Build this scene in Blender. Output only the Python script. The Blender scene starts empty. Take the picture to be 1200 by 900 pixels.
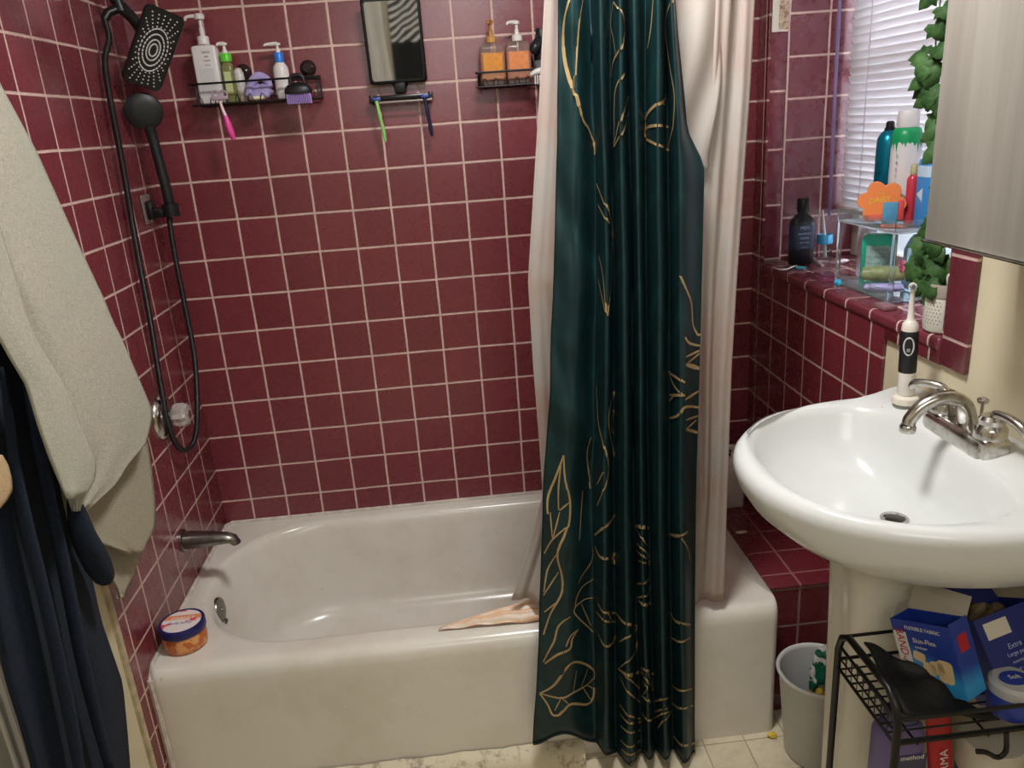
import bpy, bmesh, math, random
from mathutils import Vector, Matrix
from mathutils.bvhtree import BVHTree

random.seed(7)
PI = math.pi
SC = bpy.context.scene
COL = SC.collection

# ------------------------------------------------------------------ camera
CAM = Vector((0.8043, -2.3405, 1.5512))
F = 922.68
ROWS = ((0.9941136, -0.0849542, -0.0672376),
        (-0.090619, -0.3118381, -0.945804),
        (0.0593828, 0.9463296, -0.3177009))
cd = bpy.data.cameras.new('camera')
cam = bpy.data.objects.new('camera', cd)
COL.objects.link(cam)
r_, d_, f_ = [Vector(v).normalized() for v in ROWS]
m = Matrix.Identity(4)
for i in range(3):
    m[i][0] = r_[i]; m[i][1] = -d_[i]; m[i][2] = -f_[i]; m[i][3] = CAM[i]
cam.matrix_world = m
cd.sensor_width = 36.0
cd.lens = 36.0 * F / 1200.0
cd.clip_start = 0.02
SC.camera = cam

# ------------------------------------------------------------------ light
SC.view_settings.view_transform = 'Standard'
SC.view_settings.look = 'None'
SC.view_settings.gamma = 1
SC.view_settings.use_curve_mapping = False
SC.view_settings.exposure = 0.0

w = bpy.data.worlds.new('world'); SC.world = w; w.use_nodes = True
w.node_tree.nodes['Background'].inputs[0].default_value = (0.90, 0.93, 1.0, 1)
w.node_tree.nodes['Background'].inputs[1].default_value = 0.8


def area(name, loc, target, size, power, color, size_y=None):
    ld = bpy.data.lights.new(name, 'AREA')
    ld.shape = 'RECTANGLE' if size_y else 'DISK'
    ld.size = size
    if size_y: ld.size_y = size_y
    ld.energy = power; ld.color = color
    o = bpy.data.objects.new(name, ld); COL.objects.link(o)
    o.location = loc
    o.rotation_euler = (Vector(target) - Vector(loc)).to_track_quat('-Z', 'Y').to_euler()
    return o


CEIL_Z = 2.42
area('ceiling_lamp_light', (1.00, -1.15, CEIL_Z - 0.10), (1.00, -1.05, 0), 0.30, 22.5, (1.0, 0.985, 0.97))
area('rear_fill_light', (0.90, -2.86, 1.98), (0.95, 0.0, 0.75), 1.1, 8.5, (1.0, 0.985, 0.965), 0.55)  # added fill behind the camera, lifts the dark area under the sink
area('window_daylight', (2.11, -0.50, 1.62), (0.5, -0.62, 1.25), 0.72, 21, (1.0, 0.97, 0.99), 0.85)

# ------------------------------------------------------------------ pixel helpers (modelling only)
def ray(x, y):
    v = ((x - 600) / F, (y - 450) / F, 1.0)
    return Vector([sum(ROWS[k][i] * v[k] for k in range(3)) for i in range(3)])


def on(x, y, ax, val):
    d = ray(x, y)
    return CAM + d * ((val - CAM[ax]) / d[ax])


# ------------------------------------------------------------------ materials
def S(c):
    if isinstance(c, str):
        c = tuple(int(c[i:i + 2], 16) / 255 for i in (0, 2, 4))
    return tuple((v / 12.92 if v <= 0.04045 else ((v + 0.055) / 1.055) ** 2.4) for v in c) + (1.0,)


class NT:
    def __init__(s, name):
        s.m = bpy.data.materials.new(name); s.m.use_nodes = True
        s.t = s.m.node_tree; s.n = s.t.nodes
        s.b = s.n['Principled BSDF']; s.out = s.n['Material Output']
    def new(s, ty, **kw):
        n = s.n.new(ty)
        for k, v in kw.items():
            setattr(n, k, v)
        return n
    def link(s, a, b): s.t.links.new(a, b)
    def val(s, sock, v):
        if isinstance(v, bpy.types.NodeSocket): s.link(v, sock)
        else: sock.default_value = v
    def math(s, op, a, b=0.0, c=None, clamp=False):
        n = s.new('ShaderNodeMath', operation=op); n.use_clamp = clamp
        s.val(n.inputs[0], a); s.val(n.inputs[1], b)
        if c is not None: s.val(n.inputs[2], c)
        return n.outputs[0]
    def mix(s, fac, a, b):
        n = s.new('ShaderNodeMix', data_type='RGBA')
        s.val(n.inputs[0], fac); s.val(n.inputs[6], a); s.val(n.inputs[7], b)
        return n.outputs[2]
    def coords(s):
        t = s.new('ShaderNodeTexCoord').outputs['Object']
        return t
    def noise(s, vec, scale, detail=3.0, rough=0.55, dist=0.0):
        n = s.new('ShaderNodeTexNoise')
        s.link(vec, n.inputs['Vector']); n.inputs['Scale'].default_value = scale
        n.inputs['Detail'].default_value = detail; n.inputs['Roughness'].default_value = rough
        n.inputs['Distortion'].default_value = dist
        return n.outputs[0]
    def ramp(s, fac, p0, p1, c0=(0, 0, 0, 1), c1=(1, 1, 1, 1)):
        n = s.new('ShaderNodeValToRGB')
        s.link(fac, n.inputs[0])
        n.color_ramp.elements[0].position = p0; n.color_ramp.elements[1].position = p1
        n.color_ramp.elements[0].color = c0; n.color_ramp.elements[1].color = c1
        return n.outputs[0]
    def bump(s, h, strength=0.3, dist=0.001):
        n = s.new('ShaderNodeBump'); n.inputs['Strength'].default_value = strength
        n.inputs['Distance'].default_value = dist
        s.link(h, n.inputs['Height']); s.link(n.outputs[0], s.b.inputs['Normal'])


MATS = {}


def mat(name, color, rough=0.45, metal=0.0, spec=0.5, var=0.0, vscale=30, bump=0.0, bscale=60,
        trans=0.0, alpha=1.0, emit=None, estr=0.0, sheen=0.0, coat=0.0, ior=1.45, sss=0.0, bdist=0.001):
    if name in MATS: return MATS[name]
    t = NT(name); b = t.b
    c = S(color)
    b.inputs['Base Color'].default_value = c
    b.inputs['Roughness'].default_value = rough
    b.inputs['Metallic'].default_value = metal
    b.inputs['Specular IOR Level'].default_value = spec
    b.inputs['IOR'].default_value = ior
    b.inputs['Transmission Weight'].default_value = trans
    b.inputs['Alpha'].default_value = alpha
    b.inputs['Sheen Weight'].default_value = sheen
    b.inputs['Coat Weight'].default_value = coat
    b.inputs['Subsurface Weight'].default_value = sss
    if sss: b.inputs['Subsurface Radius'].default_value = (0.01, 0.01, 0.01)
    if emit:
        b.inputs['Emission Color'].default_value = S(emit); b.inputs['Emission Strength'].default_value = estr
    co = t.coords()
    nz = t.noise(co, vscale)
    k = 1 - var if var else 0.97
    dark = tuple(v * k for v in c[:3]) + (1,)
    t.link(t.mix(t.ramp(nz, 0.35, 0.65), dark, c), b.inputs['Base Color'])
    if bump:
        t.bump(t.noise(co, bscale, 4), bump, bdist)
    MATS[name] = t.m
    return t.m


PITCH = 0.1095


def tile_mat(name, au, av, u0, v0, pu=PITCH, pv=PITCH, grout='d8bbb0', grout_w=0.0046, tile='77323b', seed=0.0, dirt=0.5):
    """glazed square tiles: au/av pick the object-space axes, u0/v0 place one grout joint"""
    t = NT(name); b = t.b
    co = t.coords()
    wob = t.new('ShaderNodeTexNoise'); t.link(co, wob.inputs['Vector']); wob.inputs['Scale'].default_value = 7
    sub = t.new('ShaderNodeVectorMath', operation='SUBTRACT'); t.link(wob.outputs['Color'], sub.inputs[0]); sub.inputs[1].default_value = (.5, .5, .5)
    sc = t.new('ShaderNodeVectorMath', operation='SCALE'); t.link(sub.outputs[0], sc.inputs[0]); sc.inputs['Scale'].default_value = 0.0035
    ad = t.new('ShaderNodeVectorMath', operation='ADD'); t.link(co, ad.inputs[0]); t.link(sc.outputs[0], ad.inputs[1])
    sp = t.new('ShaderNodeSeparateXYZ'); t.link(ad.outputs[0], sp.inputs[0])
    fs = []; cells = []
    for ax, o, p in ((au, u0, pu), (av, v0, pv)):
        if p is None:
            cells.append(None); continue
        v = t.math('DIVIDE', t.math('SUBTRACT', sp.outputs[ax], o), p)
        fl = t.math('FLOOR', v); cells.append(fl)
        fr = t.math('SUBTRACT', v, fl)
        d = t.math('MULTIPLY', t.math('MINIMUM', fr, t.math('SUBTRACT', 1.0, fr)), p)
        fs.append(d)
    d = fs[0] if len(fs) == 1 else t.math('MINIMUM', fs[0], fs[1])
    gw = grout_w / 2
    nzw = t.noise(co, 55, 2)
    edge = t.math('ADD', gw - 0.0006, t.math('MULTIPLY', nzw, 0.0012))
    mask = t.math('SUBTRACT', 1.0, t.math('DIVIDE', t.math('SUBTRACT', d, edge), 0.0011, clamp=True), clamp=True)  # 1 in grout
    cv = t.new('ShaderNodeCombineXYZ')
    for i, c in enumerate(cells):
        if c is not None: t.link(c, cv.inputs[i])
    cv.inputs[2].default_value = seed
    wn = t.new('ShaderNodeTexWhiteNoise', noise_dimensions='3D'); t.link(cv.outputs[0], wn.inputs['Vector'])
    c = S(tile)
    lo = tuple(v * 0.90 for v in c[:3]) + (1,); hi = tuple(v * 1.09 for v in c[:3]) + (1,)
    tcol = t.mix(wn.outputs['Value'], lo, hi)
    mott = t.ramp(t.noise(co, 160, 4, 0.7), 0.45, 0.8)
    tcol = t.mix(t.math('MULTIPLY', mott, 0.07), tcol, tuple(v * 1.9 for v in c[:3]) + (1,))
    g = S(grout)
    gd = tuple(v * 0.45 for v in g[:3]) + (1,)
    gcol = t.mix(t.math('MULTIPLY', t.ramp(t.noise(co, 12, 5, 0.7), 0.42, 0.75), dirt), g, gd)
    gcol = t.mix(t.math('MULTIPLY', t.ramp(t.noise(co, 90, 3, 0.7), 0.5, 0.72), 0.35), gcol, S('8a5a50'))
    # water marks with a shape of their own
    t.link(t.mix(mask, tcol, gcol), b.inputs['Base Color'])
    ro = t.math('ADD', 0.20, t.math('MULTIPLY', t.noise(co, 25, 5, 0.7), 0.16))
    t.link(t.math('MAXIMUM', ro, t.math('MULTIPLY', mask, 0.75)), b.inputs['Roughness'])
    h = t.math('DIVIDE', d, 0.006, clamp=True)
    h = t.math('POWER', h, 0.5)
    h = t.math('ADD', h, t.math('MULTIPLY', t.noise(co, 14, 2), 0.9))
    t.bump(h, 0.45, 0.0012)
    b.inputs['Specular IOR Level'].default_value = 0.75
    return t.m


# ------------------------------------------------------------------ mesh helpers
def box(bm, x0, x1, y0, y1, z0, z1, bev=0.0, seg=2, mi=0):
    vs = [bm.verts.new((x, y, z)) for x in (x0, x1) for y in (y0, y1) for z in (z0, z1)]
    idx = [(0, 1, 3, 2), (4, 6, 7, 5), (0, 4, 5, 1), (2, 3, 7, 6), (0, 2, 6, 4), (1, 5, 7, 3)]
    fs = [bm.faces.new([vs[i] for i in q]) for q in idx]
    for f in fs: f.material_index = mi
    if bev:
        es = list({e for f in fs for e in f.edges})
        bmesh.ops.bevel(bm, geom=es, offset=bev, segments=seg, affect='EDGES', profile=0.5, clamp_overlap=True)
    return bm


def rings(bm, loops, close=True, cap0=False, cap1=False, mi=0):
    """skin a list of point loops"""
    vv = [[bm.verts.new(p) for p in L] for L in loops]
    n = len(vv[0])
    for a, b in zip(vv, vv[1:]):
        for i in range(n if close else n - 1):
            j = (i + 1) % n
            f = bm.faces.new((a[i], a[j], b[j], b[i])); f.material_index = mi
    if cap0: bm.faces.new(vv[0][::-1]).material_index = mi
    if cap1: bm.faces.new(vv[-1]).material_index = mi
    return vv


def lathe(bm, prof, c=(0, 0, 0), n=24, axis=None, sx=1.0, sy=1.0, mi=0, cap=True):
    """prof: list of (radius, height). axis: direction of height"""
    q = Vector((0, 0, 1)).rotation_difference(Vector(axis)) if axis is not None else None
    loops = []
    for r, h in prof:
        L = []
        for k in range(n):
            a = 2 * PI * k / n
            p = Vector((r * sx * math.cos(a), r * sy * math.sin(a), h))
            if q: p = q @ p
            L.append(p + Vector(c))
        loops.append(L)
    return rings(bm, loops, True, cap and prof[0][0] > 1e-6, cap and prof[-1][0] > 1e-6, mi)


def smooth_path(pts, n=6):
    P = [Vector(p) for p in pts]
    if len(P) < 3: return P
    out = []
    for i in range(len(P) - 1):
        p0 = P[max(i - 1, 0)]; p1 = P[i]; p2 = P[i + 1]; p3 = P[min(i + 2, len(P) - 1)]
        for k in range(n):
            t = k / n
            out.append(0.5 * ((2 * p1) + (-p0 + p2) * t + (2 * p0 - 5 * p1 + 4 * p2 - p3) * t * t + (-p0 + 3 * p1 - 3 * p2 + p3) * t ** 3))
    out.append(P[-1])
    return out


def tube(bm, pts, r, n=8, smooth=0, closed=False, mi=0, flat=1.0):
    P = smooth_path(pts, smooth) if smooth else [Vector(p) for p in pts]
    rr = r if isinstance(r, (list, tuple)) else None
    up = None; loops = []
    for i, p in enumerate(P):
        a = P[max(i - 1, 0)]; b = P[min(i + 1, len(P) - 1)]
        if closed:
            a = P[i - 1]; b = P[(i + 1) % len(P)]
        t = (b - a)
        if t.length < 1e-9: t = Vector((0, 0, 1))
        t.normalize()
        if up is None:
            up = t.orthogonal().normalized()
            if abs(t.z) < 0.9:
                up = (Vector((0, 0, 1)) - t * t.z).normalized()
        else:
            up = (up - t * up.dot(t)).normalized()
        s = t.cross(up)
        if rr:
            f = i / (len(P) - 1) * (len(rr) - 1); k = min(int(f), len(rr) - 2); R_ = rr[k] + (rr[k + 1] - rr[k]) * (f - k)
        else: R_ = r
        loops.append([p + (up * math.sin(2 * PI * k / n) * flat + s * math.cos(2 * PI * k / n)) * R_ for k in range(n)])
    if closed:
        loops.append(loops[0])
        rings(bm, loops, True, mi=mi)
        bmesh.ops.remove_doubles(bm, verts=bm.verts, dist=1e-6)
    else:
        rings(bm, loops, True, True, True, mi)
    return bm


def xform(bm, M, verts=None):
    bmesh.ops.transform(bm, matrix=M, verts=verts or bm.verts[:])


def rrect(cx, cy, hx, hy, r, z, n=6):
    """rounded rectangle loop, counter clockwise"""
    out = []
    for (sx, sy, a0) in ((1, 1, 0), (-1, 1, PI / 2), (-1, -1, PI), (1, -1, 1.5 * PI)):
        ox = cx + sx * (hx - r); oy = cy + sy * (hy - r)
        for k in range(n + 1):
            a = a0 + (PI / 2) * k / n
            out.append(Vector((ox + r * math.cos(a), oy + r * math.sin(a), z)))
    return out


def BM(): return bmesh.new()


def obj(name, bm, m, parent=None, smooth=True, angle=40, mods=None, kind=None, label=None):
    if parent is not None:
        base = parent.matrix_world.translation if parent.parent is None else parent['_w']
        base = Vector(base)
        for v in bm.verts: v.co -= base
    else:
        base = Vector((0, 0, 0))
    bmesh.ops.recalc_face_normals(bm, faces=bm.faces[:])
    me = bpy.data.meshes.new(name)
    bm.to_mesh(me); bm.free()
    ms = m if isinstance(m, (list, tuple)) else [m]
    for mm in ms: me.materials.append(mm)
    if smooth:
        me.polygons.foreach_set('use_smooth', [True] * len(me.polygons))
        try: me.set_sharp_from_angle(angle=math.radians(angle))
        except Exception: pass
    o = bpy.data.objects.new(name, me); COL.objects.link(o)
    if parent is not None: o.parent = parent
    o['_w'] = tuple(base)
    if kind: o['kind'] = kind
    if label: o['label'] = label
    return o


def thing(name, label, cat, loc=(0, 0, 0), group=None):
    o = bpy.data.objects.new(name, None); COL.objects.link(o)
    o.empty_display_size = 0.03
    o.location = loc; o.matrix_world = Matrix.Translation(loc)
    o['label'] = label; o['category'] = cat; o['_w'] = tuple(loc)
    if group: o['group'] = group
    return o


def tag(o, label, cat, group=None):
    o['label'] = label; o['category'] = cat
    if group: o['group'] = group
    return o


def struct(name, bm, m, parent=None, **kw):
    return obj(name, bm, m, parent, kind='structure' if parent is None else None, **kw)


def solid(bm, th, off=0.0):
    """give an open sheet a thickness"""
    bmesh.ops.recalc_face_normals(bm, faces=bm.faces[:])
    bm.normal_update()
    fs = bm.faces[:]
    vs = bm.verts[:]
    nm = {v: v.normal.copy() for v in vs}
    bd = [e for e in bm.edges if len(e.link_faces) == 1]
    cp = {v: bm.verts.new(v.co - nm[v] * th) for v in vs}
    for f in fs:
        g = bm.faces.new([cp[v] for v in reversed(f.verts)]); g.material_index = f.material_index
    for e in bd:
        a, b = e.verts
        try: bm.faces.new((a, b, cp[b], cp[a]))
        except ValueError: pass
    return bm


def text(s, size, M, m, parent, name='lettering', extr=0.0002, sx=1.0):
    cu = bpy.data.curves.new(name, 'FONT'); cu.body = s; cu.size = size; cu.extrude = extr
    cu.align_x = 'CENTER'; cu.align_y = 'CENTER'; cu.resolution_u = 3
    o = bpy.data.objects.new(name, cu); COL.objects.link(o)
    dg = bpy.context.evaluated_depsgraph_get(); dg.update()
    me = bpy.data.meshes.new_from_object(o.evaluated_get(dg))
    bpy.data.objects.remove(o)
    bm = BM(); bm.from_mesh(me); bpy.data.meshes.remove(me)
    xform(bm, M @ Matrix.Diagonal((sx, 1, 1, 1)))
    return obj(name, bm, m, parent, smooth=False)


def frame(o, x, y, z=None):
    """matrix from origin and x / y axes"""
    x = Vector(x).normalized(); y = Vector(y); y = (y - x * y.dot(x)).normalized(); z = x.cross(y)
    M = Matrix.Identity(4)
    for i in range(3):
        M[i][0] = x[i]; M[i][1] = y[i]; M[i][2] = z[i]; M[i][3] = o[i]
    return M


# ------------------------------------------------------------------ shared materials
def chrome_mat():
    t = NT('chrome'); b = t.b
    b.inputs['Metallic'].default_value = 1.0
    co = t.coords()
    t.link(t.mix(t.ramp(t.noise(co, 60, 4, .7), .45, .8), S('c9c6c0'), S('8e8a84')), b.inputs['Base Color'])
    t.link(t.math('ADD', .10, t.math('MULTIPLY', t.noise(co, 90, 4, .7), .22)), b.inputs['Roughness'])
    return t.m


CHROME = chrome_mat()
BLACK_PL = mat('black_plastic', '18191a', 0.38, var=0.2)
BLACK_WIRE = mat('black_wire', '101012', 0.35, var=0.2)
WHITE_PL = mat('white_plastic', 'dedad6', 0.35)
CREAM = mat('cream_paint', 'd8cdb0', 0.55, var=0.10, vscale=6, bump=0.25, bscale=35)
WHITE_PAINT = mat('white_gloss_paint', 'd8d2c4', 0.35, var=0.06, vscale=8, bump=0.1, bscale=30)
CHROME_D = mat('dull_chrome', '8d8a86', 0.3, metal=1.0, var=0.3, vscale=70)
GOLD = mat('gold_print', 'a58b60', 0.5, var=0.12, vscale=50)


def porcelain(name, col, stain=0.25):
    t = NT(name); b = t.b
    co = t.coords()
    c = S(col)
    n1 = t.ramp(t.noise(co, 5, 5, 0.65), 0.45, 0.75)
    c1 = t.mix(t.math('MULTIPLY', n1, stain), c, S('b0a184'))
    n2 = t.ramp(t.noise(co, 75, 3, 0.6), 0.735, 0.76)
    c2 = t.mix(t.math('MULTIPLY', n2, 0.5), c1, S('6e5b44'))
    t.link(c2, b.inputs['Base Color'])
    t.link(t.math('ADD', 0.12, t.math('MULTIPLY', t.noise(co, 9, 4), 0.16)), b.inputs['Roughness'])
    return t.m


TUB_M = porcelain('tub_enamel', 'dcd7cd', 0.30)
SINK_M = porcelain('sink_porcelain', 'd3d5d4', 0.04)

T_BACK = tile_mat('tile_back_wall', 0, 2, 0.0914, 1.225, seed=1)
T_LEFT = tile_mat('tile_left_wall', 1, 2, -0.1014, 1.225, seed=2)
T_RIGHT = tile_mat('tile_right_wall', 1, 2, -0.714, 1.225, seed=3, grout='b39a90', tile='66242c')
T_JAMB = tile_mat('tile_jamb', 0, 2, 1.770, 1.225, pu=0.1145, seed=4, tile='6f2f3a')
T_TRIM = tile_mat('tile_trim', 1, 2, -10, 1.264, pu=40.0, pv=0.156, seed=5, tile='6f2f3a')
T_TRIMX = tile_mat('tile_trim_far', 0, 2, -10, 1.264, pu=40.0, pv=0.156, seed=5, tile='6f2f3a')
T_LIP = tile_mat('tile_lip', 1, 0, -0.714, -10, pv=40.0, seed=6, tile='66242c')
T_SILL = tile_mat('tile_sill', 1, 0, -0.714, 1.770, seed=7, tile='6f2f3a')
T_PTOP = tile_mat('tile_platform_top', 1, 0, -0.617, 1.605, seed=8, grout='87544f', tile='66242c')
T_PFRONT = tile_mat('tile_platform_front', 0, 2, 1.605, 0.265, seed=9, grout='8f7470', tile='66242c')
T_PSIDE = tile_mat('tile_platform_side', 1, 2, -0.528, 0.2755, seed=10, tile='66242c')


def floor_mat():
    t = NT('floor_stone_tile'); b = t.b
    co = t.coords()
    mp = t.new('ShaderNodeMapping'); t.link(co, mp.inputs['Vector'])
    mp.inputs['Location'].default_value = (-1.437, 0.76, 0)
    sp = t.new('ShaderNodeSeparateXYZ'); t.link(mp.outputs[0], sp.inputs[0])
    ds = []; cells = []
    for ax in (0, 1):
        v = t.math('DIVIDE', sp.outputs[ax], 0.107)
        fl = t.math('FLOOR', v); cells.append(fl); fr = t.math('SUBTRACT', v, fl)
        ds.append(t.math('MULTIPLY', t.math('MINIMUM', fr, t.math('SUBTRACT', 1.0, fr)), 0.107))
    d = t.math('MINIMUM', ds[0], ds[1])
    mask = t.math('SUBTRACT', 1.0, t.math('DIVIDE', d, 0.0028, clamp=True), clamp=True)
    cv = t.new('ShaderNodeCombineXYZ'); t.link(cells[0], cv.inputs[0]); t.link(cells[1], cv.inputs[1])
    wn = t.new('ShaderNodeTexWhiteNoise'); t.link(cv.outputs[0], wn.inputs['Vector'])
    c = t.mix(wn.outputs['Value'], S('cfc3a8'), S('ddd4bc'))
    c = t.mix(t.math('MULTIPLY', t.ramp(t.noise(co, 28, 6, .7), .45, .7), .45), c, S('a89a7c'))
    c = t.mix(mask, c, S('95876c'))
    t.link(c, b.inputs['Base Color']); b.inputs['Roughness'].default_value = 0.38
    t.bump(t.math('DIVIDE', d, 0.004, clamp=True), 0.4, 0.001)
    return t.m


FLOOR_M = floor_mat()

# ================================================================== ROOM
XR = 1.713           # face of the tile on the right wall
XW = 1.722           # plaster face
YF = -2.95           # wall behind the camera
WY0, WY1 = -0.965, -0.075   # window recess
SILL = 1.103
XP = 2.02

bm = BM(); box(bm, -0.2, 2.1, 0.0, 0.2, -0.1, CEIL_Z + .1)
struct('wall_back', bm, T_BACK, smooth=False)

wl = BM(); box(wl, -0.2, -0.009, YF, 0.0, -0.1, CEIL_Z + .1)
wl_o = struct('wall_left', wl, CREAM, smooth=False)
bm = BM(); box(bm, -0.009, 0.0, -0.790, -0.0, 0.0, CEIL_Z, bev=0.0025)
struct('tile_cladding', bm, T_LEFT, wl_o, label='burgundy square tile cladding')
bm = BM(); box(bm, -0.009, -0.001, -0.806, -0.790, 0.0, CEIL_Z)
struct('caulk_edge', bm, mat('old_caulk', 'cdbd9b', 0.7, var=.4, vscale=25, bump=.8, bscale=60), wl_o)

# right wall: plaster mass around the window opening
wr = BM()
box(wr, XW, 2.10, YF, 0.0, -0.1, SILL - 0.03)
box(wr, XW, 2.10, YF, WY0 - 0.012, SILL - 0.03, CEIL_Z + .1)
box(wr, XW, 2.10, WY1 + 0.012, 0.0, SILL - 0.03, CEIL_Z + .1)
box(wr, XW, 2.10, WY0 - 0.012, WY1 + 0.012, 2.16, CEIL_Z + .1)
wr_o = struct('wall_right', wr, CREAM, smooth=False)
bm = BM()
box(bm, XR, XW, -0.767, 0.0, 0.385, SILL - 0.002, bev=0.002)
box(bm, XR, XW, WY1, 0.0, SILL - 0.002, CEIL_Z, bev=0.002)
struct('tile_cladding', bm, T_RIGHT, wr_o, label='burgundy tile cladding below the window')
bm = BM(); box(bm, XR - 0.001, XW, -1.043, -0.9685, 1.052, 2.2, bev=0.003)
box(bm, XR - 0.001, XW, -1.043, -0.9685, 2.2005, 2.25, bev=0.001)
struct('near_trim', bm, T_TRIM, wr_o, label='narrow burgundy trim tiles right of the window')
bm = BM(); box(bm, XR - 0.001, XW, -0.968, -0.769, 1.050, SILL - 0.003, bev=0.002)
struct('lower_trim', bm, T_LIP, wr_o)
bm = BM(); box(bm, XR - 0.006, 2.02, -0.965, -0.078, SILL - 0.028, SILL, bev=0.009, seg=3)
struct('tiled_sill', bm, T_SILL, wr_o, label='burgundy tiled window ledge')
bm = BM(); box(bm, XR + 0.0, XR + 0.055, -0.0745, -0.062, SILL, CEIL_Z - .2, bev=0.004)
struct('far_trim', bm, T_TRIMX, wr_o, label='narrow burgundy bullnose trim left of the window')
bm = BM(); box(bm, XR + 0.055, 2.03, -0.0745, -0.062, SILL - .02, CEIL_Z - .2)
struct('far_jamb', bm, T_JAMB, wr_o, smooth=False)
bm = BM(); box(bm, XR + 0.0, 2.03, -0.9775, -0.965, SILL - .02, CEIL_Z - .2, bev=0.002)
struct('near_jamb', bm, T_JAMB, wr_o, smooth=False)

bm = BM(); box(bm, -0.2, 2.1, YF - 0.2, YF, -0.1, CEIL_Z + .1)
struct('wall_front', bm, CREAM, smooth=False)
bm = BM(); box(bm, -0.2, 2.1, YF - .2, 0.2, -0.1, 0.0)
struct('floor', bm, FLOOR_M, smooth=False)
bm = BM(); box(bm, -0.2, 2.1, YF - .2, 0.2, CEIL_Z, CEIL_Z + 0.1)
struct('ceiling', bm, mat('ceiling_paint', 'e2ddd0', 0.6, var=.05, vscale=5), smooth=False)

# tiled platform at the end of the tub
pl = BM(); box(pl, 1.5245, XR, -0.612, 0.0, 0.0, 0.383)
pl_o = struct('wall_ledge', pl, T_PFRONT, smooth=False)
bm = BM(); box(bm, 1.5245, XR + .005, -0.672, -0.0, 0.3775, 0.3865, bev=0.004)
struct('ledge_top_tiles', bm, T_PTOP, pl_o)
bm = BM(); box(bm, 1.5285, XR + .005, -0.668, -0.6125, 0.0, 0.377)
struct('ledge_front_tiles', bm, T_PFRONT, pl_o, smooth=False)

# window: frame, pane
wn_ = BM()
for (y0, y1, z0, z1) in ((-0.965, -0.925, SILL, 2.14), (-0.115, -0.075, SILL, 2.14), (-0.925, -0.115, SILL, SILL + 0.035), (-0.925, -0.115, 2.10, 2.14), (-0.925, -0.115, 1.60, 1.635)):
    box(wn_, 1.985, 2.025, y0, y1, z0, z1, bev=0.003)
win = struct('window_1', wn_, WHITE_PAINT)
t = NT('window_glass_frosted'); b = t.b
b.inputs['Base Color'].default_value = S('dce8f2'); b.inputs['Transmission Weight'].default_value = 0.9; b.inputs['Roughness'].default_value = 0.45
t.bump(t.noise(t.coords(), 120), .3)
bm = BM(); box(bm, 2.002, 2.008, -0.93, -0.11, SILL + .03, 2.11)
struct('pane', bm, t.m, win, smooth=False)

# door casing low on the left
cas = BM()
box(cas, -0.009, 0.012, -1.30, -1.165, 0, 2.08, bev=0.003)
for yy, ww, hh in ((-1.172, .010, .012), (-1.187, .006, .008), (-1.215, .018, .010), (-1.240, .006, .006)):
    tube(cas, [(0.011 + hh * .3, yy, 0), (0.011 + hh * .3, yy, 2.07)], hh * .8, 8)
struct('trim_1', cas, WHITE_PAINT)
bm = BM(); box(bm, -0.009, 0.004, -2.2, -1.30, 0, 2.03, bev=0.003)
for z0, z1 in ((.15, .9), (1.02, 1.9)):
    box(bm, 0.004, 0.012, -2.05, -1.42, z0, z1, bev=0.004)
dr = struct('door_1', bm, WHITE_PAINT)
bm = BM(); lathe(bm, [(.026, 0), (.026, .006), (.012, .012), (.011, .035), (.026, .045), (.028, .06), (.018, .072), (0.001, .075)], (0.004, -1.37, .98), axis=(1, 0, 0))
struct('door_handle', bm, CHROME, dr)


# moulding at the foot of the tub
t = NT('grimy_moulding'); b = t.b
co = t.coords()
n1 = t.ramp(t.noise(co, 16, 6, .75), .5, .62)
c = t.mix(t.math('MULTIPLY', n1, .8), S('cdc2a6'), S('6a5a45'))
t.link(c, b.inputs['Base Color']); b.inputs['Roughness'].default_value = .55
t.bump(t.noise(co, 50, 4), .6, .002)
GRIME = t.m
bm = BM()
prof = [(-0.7445, 0.0), (-0.789, 0.0), (-0.788, 0.018), (-0.778, 0.036), (-0.762, 0.049), (-0.7445, 0.054)]
xs = [0.003 + (1.02 - 0.003) * k / 40 for k in range(41)]
rings(bm, [[Vector((x, y, z + (0.002 * math.sin(x * 37) + .0015 * math.sin(x * 91) if z > 0.01 else 0))) for y, z in prof] for x in xs], True, True, True)
struct('trim_2', bm, GRIME)

# ================================================================== BATHTUB
TB = thing('bathtub', 'white enamel alcove bathtub against the burgundy tiled wall', 'bathtub', (0.76, -0.37, 0))
bm = BM()
def tubloop(kind, z, ins=0.0, r=0.02):
    if kind == 'o':
        return rrect(0.7635, -0.3735 + ins / 2, 0.7605, 0.3695 - ins / 2, r, z, 10)
    x0, x1, y0, y1 = 0.045 + ins, 1.455 - ins * 2.0, -0.665 + ins * .9, -0.043 - ins * .9
    L = []
    cx, cy, hx, hy = (x0 + x1) / 2, (y0 + y1) / 2, (x1 - x0) / 2, (y1 - y0) / 2
    rl = min(0.27, hy - 0.005) ; rr = 0.12
    for (sx, sy, a0, rad) in ((1, 1, 0, rr), (-1, 1, PI / 2, rl), (-1, -1, PI, rl), (1, -1, 1.5 * PI, rr)):
        ox = cx + sx * (hx - rad); oy = cy + sy * (hy - rad)
        for k in range(11):
            a = a0 + (PI / 2) * k / 10
            L.append(Vector((ox + rad * math.cos(a), oy + rad * math.sin(a), z)))
    return L
RIM = 0.382
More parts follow.
